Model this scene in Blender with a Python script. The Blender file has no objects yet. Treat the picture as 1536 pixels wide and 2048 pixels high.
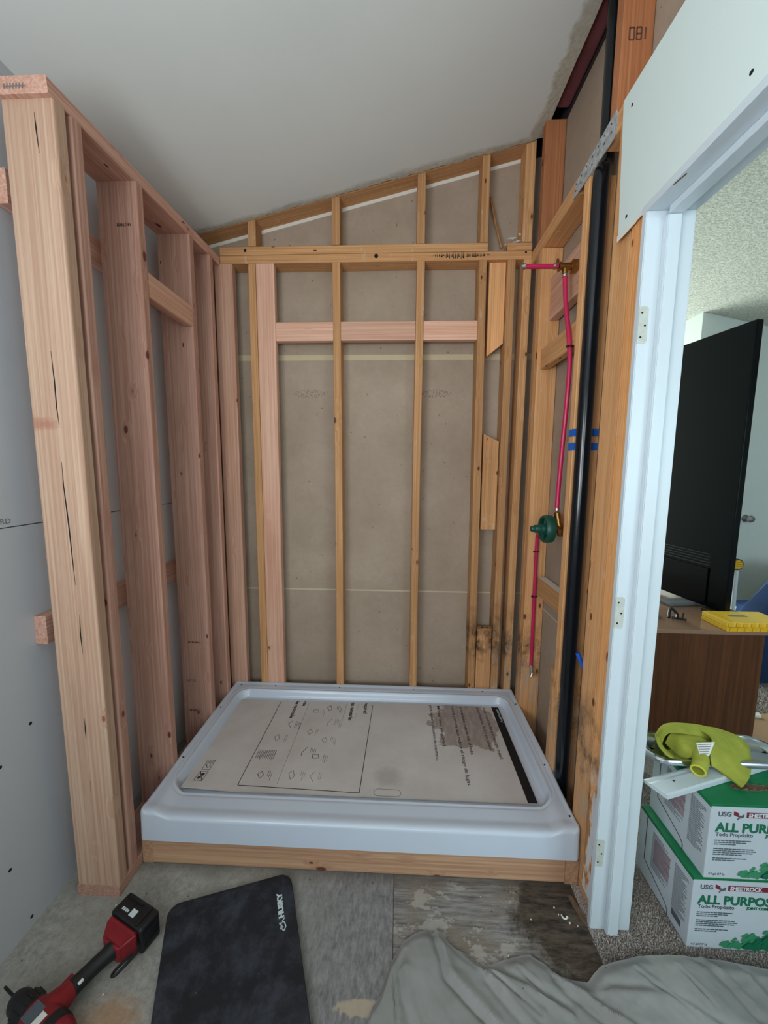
import bpy, bmesh, math, random
from mathutils import Vector, Matrix, noise
random.seed(7)
C = bpy.context.scene.collection
S = bpy.context.scene
PI = math.pi

# ------------------------------------------------------------------ camera
cam_d = bpy.data.cameras.new('camera')
cam = bpy.data.objects.new('camera', cam_d); C.objects.link(cam)
yaw, pitch, roll = 0.0404578851, 0.115187003, -0.00644569228
fw = Vector((-math.sin(yaw)*math.cos(pitch), math.cos(yaw)*math.cos(pitch), -math.sin(pitch)))
rt = Vector((math.cos(yaw), math.sin(yaw), 0)); dn = fw.cross(rt)
r2 = math.cos(roll)*rt + math.sin(roll)*dn; d2 = -math.sin(roll)*rt + math.cos(roll)*dn
m = Matrix(((r2.x, -d2.x, -fw.x), (r2.y, -d2.y, -fw.y), (r2.z, -d2.z, -fw.z))).to_4x4()
m.translation = Vector((0.838659866, -1.93265209, 1.38660540))
cam.matrix_world = m
cam_d.sensor_fit = 'HORIZONTAL'; cam_d.sensor_width = 36.0
cam_d.lens = 751.144473/1536*36.0
cam_d.clip_start = 0.02
S.camera = cam

# ------------------------------------------------------------------ light
S.view_settings.view_transform = 'Standard'; S.view_settings.look = 'None'
S.view_settings.gamma = 1.0; S.view_settings.use_curve_mapping = False
S.view_settings.exposure = -0.34
w = bpy.data.worlds.new('world'); S.world = w; w.use_nodes = True
w.node_tree.nodes['Background'].inputs[0].default_value = (0.75, 0.86, 1, 1)
w.node_tree.nodes['Background'].inputs[1].default_value = 0.6

def area(name, loc, aim, sx, sy, power, col):
    d = bpy.data.lights.new(name, 'AREA'); d.shape = 'RECTANGLE'; d.size = sx; d.size_y = sy
    d.energy = power; d.color = col
    o = bpy.data.objects.new(name, d); C.objects.link(o); o.location = loc
    o.rotation_euler = (Vector(aim)-Vector(loc)).to_track_quat('-Z', 'Y').to_euler()
    return o
# daylight in the left wall and bedroom recess windows, plus two added fill lamps
area('daylight_bath_side', (-0.30, -2.55, 1.45), (0.75, -1.3, 2.75), 1.1, 1.1, 54, (0.89, 0.96, 1.0))
area('fill_bath_back', (0.75, -3.58, 1.55), (0.75, -1.2, 2.9), 1.2, 1.1, 28, (0.90, 0.97, 1.0))  # added weak fill from an unseen opening behind the camera
area('daylight_bedroom_recess', (2.35, 2.57, 1.45), (2.35, 0, 1.45), 1.2, 1.3, 90, (0.90, 1.0, 0.94))
area('fill_bedroom_front', (3.2, -3.58, 1.45), (2.4, 0, 1.40), 1.8, 1.3, 52, (0.70, 0.91, 1.0))  # added bluish fill, set in an unseen bedroom opening

# ------------------------------------------------------------------ materials
def srgb(r, g, b):
    f = lambda c: ((c/255+0.055)/1.055)**2.4 if c/255 > 0.04045 else c/255/12.92
    return (f(r), f(g), f(b), 1)
class NT:
    def __init__(s, name):
        s.m = bpy.data.materials.new(name); s.m.use_nodes = True
        s.n = s.m.node_tree.nodes; s.l = s.m.node_tree.links
        s.b = s.n['Principled BSDF']
    def node(s, t, **kw):
        o = s.n.new(t)
        for k, v in kw.items():
            if k in o.inputs.keys() if isinstance(k, str) else False: pass
            setattr(o, k, v)
        return o
    def lk(s, a, b): s.l.new(a, b)
    def val(s, inp, v):
        if hasattr(v, 'links'): s.lk(v, inp)
        else: inp.default_value = v
    def math(s, op, a, b=0.0, clamp=False):
        o = s.n.new('ShaderNodeMath'); o.operation = op; o.use_clamp = clamp
        s.val(o.inputs[0], a); s.val(o.inputs[1], b); return o.outputs[0]
    def mix(s, f, a, b):
        o = s.n.new('ShaderNodeMix'); o.data_type = 'RGBA'
        s.val(o.inputs[0], f); s.val(o.inputs[6], a); s.val(o.inputs[7], b); return o.outputs[2]
    def noise(s, vec, scale, detail=3, rough=0.5, dist=0.0):
        o = s.n.new('ShaderNodeTexNoise'); s.lk(vec, o.inputs['Vector'])
        o.inputs['Scale'].default_value = scale; o.inputs['Detail'].default_value = detail
        o.inputs['Roughness'].default_value = rough; o.inputs['Distortion'].default_value = dist
        return o.outputs[0]
    def vor(s, vec, scale, rnd=1.0):
        o = s.n.new('ShaderNodeTexVoronoi'); s.lk(vec, o.inputs['Vector'])
        o.inputs['Scale'].default_value = scale; o.inputs['Randomness'].default_value = rnd
        return o.outputs['Distance'], o.outputs['Color']
    def mapr(s, v, a, b, c=0.0, d=1.0):
        o = s.n.new('ShaderNodeMapRange'); s.lk(v, o.inputs[0])
        for i, q in zip((1, 2, 3, 4), (a, b, c, d)): o.inputs[i].default_value = q
        return o.outputs[0]
    def coord(s, which='Object'): return s.n.new('ShaderNodeTexCoord').outputs[which]
    def pos(s): return s.n.new('ShaderNodeNewGeometry').outputs['Position']
    def vm(s, op, a, b):
        o = s.n.new('ShaderNodeVectorMath'); o.operation = op
        s.val(o.inputs[0], a); s.val(o.inputs[1], b); return o.outputs[0]
    def sep(s, v):
        o = s.n.new('ShaderNodeSeparateXYZ'); s.lk(v, o.inputs[0]); return o.outputs
    def comb(s, x, y, z):
        o = s.n.new('ShaderNodeCombineXYZ')
        for i, q in enumerate((x, y, z)): s.val(o.inputs[i], q)
        return o.outputs[0]
    def bump(s, h, strength=0.3, dist=0.002):
        o = s.n.new('ShaderNodeBump'); s.lk(h, o.inputs['Height'])
        o.inputs['Strength'].default_value = strength; o.inputs['Distance'].default_value = dist
        s.lk(o.outputs[0], s.b.inputs['Normal'])
    def box(s, p, cx, cy, cz, rx, ry, rz, soft=0.25):
        """soft ellipsoid mask (a stain with a place of its own)"""
        q = s.vm('SUBTRACT', p, (cx, cy, cz)); q = s.vm('DIVIDE', q, (rx, ry, rz))
        o = s.n.new('ShaderNodeVectorMath'); o.operation = 'LENGTH'; s.lk(q, o.inputs[0])
        return o.outputs['Value']

def flat(name, col, rough=0.5, metal=0.0, bumpy=0.0, bscale=200, var=0.0, vscale=8, spec=None):
    t = NT(name); p = t.coord()
    t.b.inputs['Roughness'].default_value = rough; t.b.inputs['Metallic'].default_value = metal
    if spec is not None: t.b.inputs['Specular IOR Level'].default_value = spec
    n = t.noise(p, vscale, 4, 0.6)
    d = tuple(c*(1-var) for c in col[:3])+(1,)
    t.lk(t.mix(t.mapr(n, 0.3, 0.7), d, col), t.b.inputs['Base Color'])
    if bumpy: t.bump(t.noise(p, bscale, 3), bumpy)
    return t.m

def wood(name, light, dark, knotc, knots=0.5, dust=0.0, stain=0.0, gscale=1.0, nails=0.0, checks=0.0, rough=0.75, blotch=0.25):
    t = NT(name); oc = t.coord(); oi = t.n.new('ShaderNodeObjectInfo').outputs['Random']
    off = t.comb(t.math('MULTIPLY', oi, 37.0), t.math('MULTIPLY', oi, 91.0), t.math('MULTIPLY', oi, 53.0))
    p = t.vm('ADD', oc, off)
    # knots
    kp = t.vm('MULTIPLY', p, (15, 15, 7.5)); kd, kc = t.vor(kp, 1.0)
    ks = t.sep(kc)
    on = t.math('LESS_THAN', ks[0], knots)
    size = t.math('MULTIPLY_ADD', ks[1], 0.10); size.node.inputs[2].default_value = 0.05
    k = t.math('DIVIDE', kd, size)
    knot = t.math('MULTIPLY', on, t.mapr(k, 1.15, 0.75)); halo = t.math('MULTIPLY', on, t.mapr(k, 3.5, 0.8))
    # grain, bent round the knots
    sx, sy, sz = t.sep(p)
    bend = t.math('MULTIPLY', halo, 0.010)
    gp = t.comb(t.math('MULTIPLY', t.math('ADD', sx, bend), 190*gscale), t.math('MULTIPLY', t.math('ADD', sy, bend), 190*gscale), t.math('MULTIPLY', sz, 1.6))
    g1 = t.noise(gp, 1.0, 2, 0.5, 0.4)
    gp2 = t.comb(t.math('MULTIPLY', sx, 26*gscale), t.math('MULTIPLY', sy, 26*gscale), t.math('MULTIPLY', sz, 0.9))
    g2 = t.noise(gp2, 1.0, 3, 0.6, 0.8)
    fine = t.noise(t.vm('MULTIPLY', p, (420, 420, 9)), 1.0, 2, 0.5)
    g = t.math('ADD', t.math('MULTIPLY', t.mapr(g1, 0.36, 0.62), 0.60), t.math('MULTIPLY', t.mapr(g2, 0.3, 0.7), 0.35))
    g = t.math('ADD', g, t.math('MULTIPLY', fine, 0.15))
    col = t.mix(g, light, dark)
    # board to board tone
    tone = t.mapr(oi, 0, 1, 0.82, 1.12); hs = t.n.new('ShaderNodeHueSaturation'); t.lk(tone, hs.inputs['Value']); t.lk(col, hs.inputs['Color'])
    hs.inputs['Saturation'].default_value = 1.0
    col = hs.outputs[0]
    bl = t.mapr(t.noise(t.vm('MULTIPLY', p, (6, 6, 2)), 1.0, 3, 0.6), 0.4, 0.75, 0, blotch)
    col = t.mix(bl, col, tuple(c*0.55 for c in dark[:3])+(1,))
    col = t.mix(t.math('MULTIPLY', halo, 0.45), col, dark)
    col = t.mix(t.math('MULTIPLY', knot, 0.9), col, knotc)
    if nails:
        nd, nc = t.vor(t.vm('MULTIPLY', p, (24, 24, 8)), 1.0)
        ns = t.sep(nc); nm = t.math('MULTIPLY', t.math('LESS_THAN', ns[0], nails), t.math('LESS_THAN', nd, 0.085))
        col = t.mix(t.math('MULTIPLY', nm, 0.85), col, srgb(38, 24, 18))
    if checks:
        cn = t.noise(t.vm('MULTIPLY', p, (55, 55, 3.0)), 1.0, 1, 0.4)
        cm = t.math('LESS_THAN', cn, 0.16+0.06*checks)
        col = t.mix(t.math('MULTIPLY', cm, 0.8), col, srgb(70, 40, 30))
    wp = t.pos()
    if dust:
        dn_ = t.noise(t.vm('MULTIPLY', wp, (30, 30, 9)), 1.0, 5, 0.7)
        dm = t.mapr(dn_, 0.66-0.05*dust, 0.75, 0, 0.75)
        col = t.mix(dm, col, srgb(205, 196, 182))
    if stain:
        # damp staining near the pan, an irregular band
        wz = t.sep(wp)
        zn = t.math('ADD', wz[2], t.math('MULTIPLY', t.noise(wp, 9, 4, 0.6), 0.34))
        band = t.math('MULTIPLY', t.mapr(zn, 0.50, 0.60), t.mapr(zn, 0.86, 0.68))
        band = t.math('MULTIPLY', band, t.mapr(t.noise(t.vm('MULTIPLY', wp, (14, 14, 10)), 1.0, 4, 0.7), 0.42, 0.62))
        band = t.math('MULTIPLY', band, t.mapr(wz[0], 1.12, 1.2))
        col = t.mix(t.math('MULTIPLY', band, 0.85*stain), col, srgb(30, 25, 22))
        low = t.math('MULTIPLY', t.mapr(zn, 0.80, 0.55), t.mapr(wz[0], 1.3, 1.42))
        low = t.math('MULTIPLY', low, t.mapr(t.noise(t.vm('MULTIPLY', wp, (40, 40, 12)), 1.0, 4, 0.7), 0.48, 0.62))
        col = t.mix(t.math('MULTIPLY', low, 0.7*stain), col, srgb(176, 166, 152))
    if name == 'pale_fir_with_checks':   # flared knot across the face
        k = t.box(wp, -0.185, -0.90, 1.505, 0.075, 0.2, 0.020)
        k = t.math('ADD', k, t.math('MULTIPLY', t.math('SUBTRACT', t.noise(t.vm('MULTIPLY', wp, (18, 18, 70)), 1.0, 3, 0.6), 0.5), 1.5))
        col = t.mix(t.mapr(k, 1.1, 0.5, 0, 0.6), col, srgb(168, 104, 84))
    if name == 'orange_framing_with_mud':
        wz = t.sep(wp); mn = t.noise(t.vm('MULTIPLY', wp, (16, 16, 7)), 1.0, 5, 0.65)
        mm_ = t.math('MULTIPLY', t.mapr(mn, 0.50, 0.54), t.mapr(t.math('ADD', wz[2], t.math('MULTIPLY', mn, 0.2)), 0.60, 0.45))
        sc = t.math('MULTIPLY', t.mapr(mn, 0.50, 0.44), t.mapr(wz[2], 0.62, 0.50))
        col = t.mix(t.math('MULTIPLY', sc, 0.6), col, srgb(112, 70, 50))
        col = t.mix(mm_, col, srgb(216, 220, 222))
    t.lk(col, t.b.inputs['Base Color']); t.b.inputs['Roughness'].default_value = rough
    t.b.inputs['Specular IOR Level'].default_value = 0.25
    t.bump(t.math('ADD', g1, t.math('MULTIPLY', knot, -0.5)), 0.25, 0.0015)
    return t.m

W_NEW = wood('new_pink_fir', srgb(222, 178, 158), srgb(184, 134, 116), srgb(92, 48, 36), 0.55, checks=0.0, gscale=0.8, nails=0.12)
W_POST = wood('pale_fir_with_checks', srgb(232, 198, 172), srgb(200, 156, 130), srgb(140, 84, 60), 0.22, checks=0.0, gscale=0.75, blotch=0.10)
W_BLK = wood('new_salmon_fir', srgb(240, 196, 170), srgb(212, 156, 130), srgb(110, 60, 42), 0.45, gscale=0.7, nails=0.12)
W_OLD = wood('old_amber_framing', srgb(222, 172, 122), srgb(184, 130, 84), srgb(66, 40, 26), 0.5, dust=1.1, stain=1.0, nails=0.22)
W_OLDR = wood('old_orange_framing', srgb(246, 192, 138), srgb(214, 152, 98), srgb(84, 42, 24), 0.4, dust=0.6, stain=0.9, nails=0.26)
W_TRIMR = wood('orange_framing_with_mud', srgb(252, 194, 132), srgb(226, 152, 92), srgb(120, 58, 34), 0.4, dust=0.8, stain=0.8, nails=0.1)
W_RED = wood('dark_red_framing', srgb(190, 128, 86), srgb(156, 96, 62), srgb(74, 34, 22), 0.3, nails=0.1)
W_BASE = wood('pan_base_pine', srgb(206, 168, 134), srgb(172, 128, 100), srgb(104, 44, 30), 0.55, nails=0.06, gscale=0.6)
W_STICK = wood('rough_splinter', srgb(190, 140, 92), srgb(150, 98, 58), srgb(80, 48, 30), 0.1)

def m_drywall(name, col, var=0.05, edge=False):
    t = NT(name); p = t.pos()
    n = t.noise(p, 2.2, 5, 0.6); f = t.noise(p, 900, 2)
    c = t.mix(t.mapr(n, 0.3, 0.7), tuple(q*(1-var) for q in col[:3])+(1,), col)
    if edge:   # torn tape and dried mud near the two cut edges of the ceiling board
        s = t.sep(p)
        e1 = t.mapr(t.math('ADD', s[0], t.math('MULTIPLY', t.noise(p, 9, 4, 0.7), 0.10)), 1.455, 1.475)
        e2 = t.mapr(t.math('ADD', s[1], t.math('MULTIPLY', t.noise(t.vm('MULTIPLY', p, (2.5, 9, 9)), 1, 4, 0.7), 0.10)), 0.005, 0.03)
        e = t.math('MAXIMUM', e1, e2)
        pat = t.mapr(t.noise(p, 60, 3, 0.7), 0.3, 0.7)
        c = t.mix(t.math('MULTIPLY', e, 0.9), c, t.mix(pat, srgb(172, 166, 148), srgb(206, 200, 184)))
    t.lk(c, t.b.inputs['Base Color']); t.b.inputs['Roughness'].default_value = 0.85
    t.b.inputs['Specular IOR Level'].default_value = 0.2
    t.bump(f, 0.08, 0.001); return t.m
M_DRY = m_drywall('grey_white_drywall_paper', srgb(200, 202, 208))
M_CEIL = m_drywall('painted_ceiling', srgb(230, 234, 232), 0.04, True)
M_DRY2 = m_drywall('new_drywall_sheet', srgb(216, 228, 224), 0.02)
M_GYP = flat('gypsum_core', srgb(226, 222, 212), 0.9, bumpy=0.4, bscale=300)
M_BED = m_drywall('bedroom_wall_paint', srgb(216, 222, 218), 0.02)

def m_tan():
    t = NT('brown_drywall_back_paper'); p = t.pos(); s = t.sep(p)
    n = t.noise(p, 3, 5, 0.6); f = t.noise(p, 60, 3)
    c = t.mix(t.mapr(n, 0.3, 0.7), srgb(160, 141, 123), srgb(180, 161, 143))
    c = t.mix(t.math('MULTIPLY', t.mapr(f, 0.3, 0.8), 0.15), c, srgb(130, 116, 98))
    fl = t.noise(t.vm('MULTIPLY', p, (50, 50, 20)), 1.0, 2, 0.5)
    c = t.mix(t.mapr(fl, 0.74, 0.78, 0, 0.6), c, srgb(120, 84, 56))
    # factory tape band and the seam between sheets
    b1 = t.math('MULTIPLY', t.math('GREATER_THAN', s[2], 1.944), t.math('LESS_THAN', s[2], 1.972))
    c = t.mix(t.math('MULTIPLY', b1, 0.75), c, srgb(206, 190, 154))
    b2 = t.math('MULTIPLY', t.math('GREATER_THAN', s[2], 0.709), t.math('LESS_THAN', s[2], 0.717))
    c = t.mix(t.math('MULTIPLY', b2, 0.7), c, srgb(206, 194, 166))
    # printed batch marks
    for cx in (0.36, 1.02):
        k = t.box(p, cx, 0.09, 1.775, 0.085, 1, 0.022)
        mk = t.math('MULTIPLY', t.math('LESS_THAN', k, 1.0), t.mapr(t.noise(t.vm('MULTIPLY', p, (130, 1, 90)), 1, 2), 0.5, 0.56))
        c = t.mix(t.math('MULTIPLY', mk, 0.45), c, srgb(84, 74, 62))
    d, q = t.vor(p, 26); qs = t.sep(q)
    dot = t.math('MULTIPLY', t.math('LESS_THAN', d, 0.10), t.math('LESS_THAN', qs[0], 0.12))
    c = t.mix(t.math('MULTIPLY', dot, 0.6), c, srgb(70, 54, 40))
    t.lk(c, t.b.inputs['Base Color']); t.b.inputs['Roughness'].default_value = 0.9
    t.b.inputs['Specular IOR Level'].default_value = 0.15
    t.bump(f, 0.1, 0.001); return t.m
M_TAN = m_tan()

def m_floor():
    t = NT('worn_subfloor'); p = t.pos(); s = t.sep(p)
    # weathered plywood on the right, chalky dusted slab-grey on the left
    fib = t.noise(t.vm('MULTIPLY', p, (9, 95, 1)), 1, 5, 0.7, 0.3)
    blot = t.noise(p, 6, 6, 0.65)
    ply = t.mix(t.mapr(fib, 0.35, 0.66), srgb(104, 98, 94), srgb(166, 162, 158))
    ply = t.mix(t.mapr(blot, 0.45, 0.62, 0, 0.7), ply, srgb(134, 122, 106))
    patch = t.mapr(t.noise(t.vm('MULTIPLY', p, (5, 9, 1)), 1, 5, 0.75), 0.56, 0.58)
    ply = t.mix(t.math('MULTIPLY', patch, 0.6), ply, srgb(184, 178, 168))
    sp = t.noise(p, 48, 6, 0.75)
    sp2 = t.noise(p, 140, 3, 0.7)
    dust = t.mix(t.mapr(sp, 0.30, 0.68), srgb(138, 135, 126), srgb(180, 177, 170))
    dust = t.mix(t.mapr(blot, 0.5, 0.68, 0, 0.35), dust, srgb(120, 116, 110))
    dust = t.mix(t.mapr(sp2, 0.62, 0.70, 0, 0.35), dust, srgb(104, 100, 96))
    fg = t.noise(t.vm('MULTIPLY', p, (70, 26, 1)), 1, 6, 0.75, 0.3)
    grey = t.mix(t.mapr(fg, 0.32, 0.68), srgb(104, 100, 100), srgb(160, 159, 158))
    grey = t.mix(t.mapr(blot, 0.45, 0.7, 0, 0.5), grey, srgb(150, 146, 140))
    edge = t.math('ADD', s[0], t.math('MULTIPLY', t.math('SUBTRACT', blot, 0.5), 0.35))
    base = t.mix(t.mapr(edge, 0.38, 0.66), dust, grey)
    base = t.mix(t.math('GREATER_THAN', s[0], 0.8345), base, ply)
    seam = t.math('LESS_THAN', t.math('ABSOLUTE', t.math('SUBTRACT', s[0], 0.8345)), 0.0014)
    base = t.mix(t.math('MULTIPLY', seam, 0.7), base, srgb(40, 36, 32))
    # damp rotten corner beside the door jamb
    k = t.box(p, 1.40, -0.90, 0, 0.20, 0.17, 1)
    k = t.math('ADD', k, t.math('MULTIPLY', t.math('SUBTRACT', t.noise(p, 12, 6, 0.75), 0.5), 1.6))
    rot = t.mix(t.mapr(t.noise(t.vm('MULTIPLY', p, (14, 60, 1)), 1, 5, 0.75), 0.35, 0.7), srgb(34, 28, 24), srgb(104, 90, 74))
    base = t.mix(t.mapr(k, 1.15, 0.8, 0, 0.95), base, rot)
    # grime line in front of the pan base, tan veneer patch, rusty smear
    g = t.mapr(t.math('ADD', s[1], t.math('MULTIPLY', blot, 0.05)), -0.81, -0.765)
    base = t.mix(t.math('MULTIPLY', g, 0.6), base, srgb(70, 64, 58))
    k2 = t.box(p, 0.755, -1.118, 0, 0.07, 0.018, 1)
    k2 = t.math('ADD', k2, t.math('MULTIPLY', t.math('SUBTRACT', t.noise(p, 40, 4, 0.7), 0.5), 1.2))
    base = t.mix(t.mapr(k2, 1.05, 0.85, 0, 0.85), base, srgb(188, 172, 150))
    k3 = t.box(p, 0.12, -1.17, 0, 0.08, 0.05, 1)
    k3 = t.math('ADD', k3, t.math('MULTIPLY', t.math('SUBTRACT', t.noise(p, 22, 5, 0.7), 0.5), 1.5))
    base = t.mix(t.mapr(k3, 1.3, 0.4, 0, 0.55), base, srgb(178, 128, 78))
    d, q = t.vor(p, 42); qs = t.sep(q)
    dot = t.math('MULTIPLY', t.math('LESS_THAN', d, 0.12), t.math('LESS_THAN', qs[0], 0.10))
    base = t.mix(t.math('MULTIPLY', dot, 0.7), base, srgb(52, 46, 42))
    dot = t.math('MULTIPLY', t.math('LESS_THAN', d, 0.10), t.math('GREATER_THAN', qs[0], 0.95))
    base = t.mix(dot, base, srgb(226, 224, 218))
    t.lk(base, t.b.inputs['Base Color']); t.b.inputs['Roughness'].default_value = 0.85
    t.b.inputs['Specular IOR Level'].default_value = 0.2
    t.bump(t.math('ADD', sp, fib), 0.35, 0.002); return t.m
M_FLOOR = m_floor()

def m_carpet(name='mixed_brown_grey_carpet'):
    t = NT(name); p = t.pos()
    a = t.noise(p, 260, 3, 0.8); b = t.noise(p, 30, 3, 0.6)
    c = t.mix(t.mapr(a, 0.38, 0.62), srgb(104, 92, 86), srgb(226, 216, 208))
    c = t.mix(t.mapr(b, 0.3, 0.8, 0, 0.3), c, srgb(120, 108, 100))
    t.lk(c, t.b.inputs['Base Color']); t.b.inputs['Roughness'].default_value = 1.0
    t.b.inputs['Specular IOR Level'].default_value = 0.05
    t.bump(a, 0.6, 0.004); return t.m
M_CARPET = m_carpet()

def m_popcorn():
    t = NT('popcorn_ceiling'); p = t.pos()
    a = t.noise(p, 75, 4, 0.8); 
    c = t.mix(t.mapr(a, 0.35, 0.6), srgb(186, 188, 176), srgb(240, 242, 232))
    t.lk(c, t.b.inputs['Base Color']); t.b.inputs['Roughness'].default_value = 0.95
    t.bump(a, 1.0, 0.020); return t.m
M_POP = m_popcorn()

M_TRIM = flat('white_semi_gloss_trim', srgb(206, 216, 222), 0.35, var=0.02, vscale=5)
M_PAN = flat('white_acrylic_pan', srgb(204, 213, 226), 0.22, var=0.02, vscale=4)
M_ABS = flat('black_abs_pipe', srgb(20, 24, 30), 0.16, var=0.2, vscale=14)
M_PEX = flat('red_pex', srgb(196, 34, 84), 0.35, var=0.1)
M_PEXB = flat('blue_pex', srgb(28, 96, 214), 0.35)
M_BRASS = flat('brass', srgb(186, 146, 84), 0.32, 1.0, var=0.35, vscale=60)
M_STEEL = flat('crimp_steel', srgb(206, 206, 208), 0.28, 1.0)
M_GALV = NT('galvanised_strap')
_p = M_GALV.pos(); _n = M_GALV.noise(_p, 60, 4, 0.7); _d, _q = M_GALV.vor(_p, 30)
M_GALV.lk(M_GALV.mix(M_GALV.mapr(_n, 0.35, 0.7), srgb(150, 154, 156), srgb(214, 218, 220)), M_GALV.b.inputs['Base Color'])
M_GALV.b.inputs['Metallic'].default_value = 0.25; M_GALV.b.inputs['Roughness'].default_value = 0.5; M_GALV = M_GALV.m
M_GREEN = flat('dark_green_plastic', srgb(10, 74, 60), 0.4, var=0.15)
M_BLKP = flat('black_plastic', srgb(26, 26, 28), 0.45, bumpy=0.1, var=0.25, vscale=30)
M_REDP = flat('red_plastic', srgb(142, 26, 36), 0.42, var=0.2, vscale=40)
M_TAPE = flat('blue_painters_tape', srgb(14, 100, 196), 0.6, bumpy=0.1)
M_INK = flat('dark_ink', srgb(46, 42, 44), 0.8)
M_INKG = flat('grey_ink', srgb(120, 112, 114), 0.8)
M_WHITE = flat('white_print', srgb(210, 222, 226), 0.6)
M_HOLE = flat('dark_hole', srgb(16, 14, 14), 0.9)
M_SCREW = flat('dark_screw', srgb(60, 58, 56), 0.4, 0.8)
M_MAT = NT('black_foam_mat')
_p = M_MAT.coord(); _n = M_MAT.noise(_p, 14, 5, 0.7); _f = M_MAT.noise(_p, 120, 3)
_c = M_MAT.mix(M_MAT.mapr(_n, 0.45, 0.75), srgb(32, 33, 38), srgb(64, 68, 78))
_w = M_MAT.noise(M_MAT.vm('MULTIPLY', _p, (60, 90, 60)), 1, 2)
_c = M_MAT.mix(M_MAT.mapr(_w, 0.78, 0.8, 0, 0.5), _c, srgb(170, 160, 140))
M_MAT.lk(_c, M_MAT.b.inputs['Base Color']); M_MAT.b.inputs['Roughness'].default_value = 0.6
M_MAT.b.inputs['Specular IOR Level'].default_value = 0.35; M_MAT.bump(_f, 0.15, 0.001); M_MAT = M_MAT.m

def m_card():
    t = NT('pan_protection_card'); p = t.pos()
    n = t.noise(p, 5, 5, 0.6)
    c = t.mix(t.mapr(n, 0.3, 0.7), srgb(192, 184, 178), srgb(208, 202, 198))
    # one spilled, dried puddle with lobed edges
    k = t.box(p, 1.165, -0.245, 0.17, 0.165, 0.17, 1)
    k = t.math('ADD', k, t.math('MULTIPLY', t.math('SUBTRACT', t.noise(p, 13, 3, 0.5), 0.5), 1.3))
    puddle = t.mapr(k, 1.0, 0.96)
    pn = t.mix(t.mapr(t.noise(t.vm('MULTIPLY', p, (60, 18, 1)), 1, 4, 0.7), 0.3, 0.7), srgb(134, 118, 112), srgb(172, 158, 152))
    c = t.mix(t.math('MULTIPLY', puddle, 0.85), c, pn)
    k = t.box(p, 0.805, -0.575, 0.17, 0.055, 0.05, 1)
    k = t.math('ADD', k, t.math('MULTIPLY', t.math('SUBTRACT', t.noise(p, 25, 4, 0.6), 0.5), 1.2))
    c = t.mix(t.mapr(k, 1.2, 0.5, 0, 0.35), c, srgb(130, 124, 122))
    t.lk(c, t.b.inputs['Base Color']); t.b.inputs['Roughness'].default_value = 0.6
    t.bump(t.noise(p, 400, 2), 0.05, 0.001); return t.m
M_CARD = m_card()
M_CLOTH = NT('canvas_drop_cloth')
_p = M_CLOTH.pos(); _n = M_CLOTH.noise(_p, 7, 5, 0.6); _f = M_CLOTH.noise(_p, 500, 3)
_c = M_CLOTH.mix(M_CLOTH.mapr(_n, 0.3, 0.7), srgb(142, 142, 138), srgb(160, 160, 157))
_d, _q = M_CLOTH.vor(_p, 45); _qs = M_CLOTH.sep(_q)
_c = M_CLOTH.mix(M_CLOTH.math('MULTIPLY', M_CLOTH.math('LESS_THAN', _d, 0.08), M_CLOTH.math('LESS_THAN', _qs[0], 0.1)), _c, srgb(92, 86, 78))
M_CLOTH.lk(_c, M_CLOTH.b.inputs['Base Color']); M_CLOTH.b.inputs['Roughness'].default_value = 0.95
M_CLOTH.b.inputs['Specular IOR Level'].default_value = 0.1; M_CLOTH.bump(_f, 0.12, 0.001); M_CLOTH = M_CLOTH.m
M_TOWEL = flat('yellow_green_terry', srgb(176, 180, 78), 0.95, bumpy=0.7, bscale=420, var=0.2, vscale=14, spec=0.1)
M_TOWELE = flat('yellow_hem', srgb(212, 204, 70), 0.9, bumpy=0.3)
M_BOXW = flat('white_carton', srgb(198, 205, 212), 0.55, var=0.03)
M_BOXG = flat('green_carton_lid', srgb(0, 122, 74), 0.5, var=0.12, vscale=12)
M_GTXT = flat('green_print', srgb(0, 106, 72), 0.6)
M_GMID = flat('mid_green_print', srgb(52, 140, 96), 0.6)
M_GLT = flat('pale_green_print', srgb(96, 168, 130), 0.6)
M_MAROON = flat('maroon_print', srgb(126, 24, 48), 0.6)
M_GREYT = flat('slate_print', srgb(84, 92, 100), 0.6)
M_DRESS = wood('walnut_dresser', srgb(108, 64, 36), srgb(74, 42, 22), srgb(60, 34, 22), 0.0, gscale=0.35, rough=0.4)
M_TOP = flat('polished_dresser_top', srgb(150, 116, 96), 0.18, var=0.1)
M_TV = flat('glossy_black_tv_casing', srgb(5, 7, 12), 0.22, var=0.1, spec=0.14)
M_YEL = flat('yellow_tool_case', srgb(232, 178, 24), 0.42, var=0.06)
M_YEL2 = flat('yellow_translucent_lid', srgb(236, 194, 66), 0.35)
M_BLUE = flat('dark_blue_fabric', srgb(24, 62, 112), 0.9, bumpy=0.3, bscale=200, var=0.35, vscale=9)
M_CHROME = flat('stainless', srgb(190, 196, 204), 0.22, 1.0)
M_BRUSH = flat('brushed_nickel', srgb(150, 150, 152), 0.35, 1.0)
M_ROOF = flat('dark_attic_timber', srgb(46, 38, 38), 0.95, var=0.4, vscale=10, bumpy=0.3, bscale=40)
M_INSUL = flat('maroon_insulation_facing', srgb(124, 66, 70), 0.95, var=0.4, vscale=9, bumpy=0.5, bscale=50)
M_PAPER = flat('torn_white_paper', srgb(226, 228, 224), 0.8)
M_PATINA = flat('bare_hinge_mortise', srgb(196, 200, 190), 0.5, var=0.2, vscale=60)
M_CARDB = flat('torn_brown_cardboard', srgb(122, 98, 78), 0.9, bumpy=0.6, bscale=120, var=0.4, vscale=60)

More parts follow.
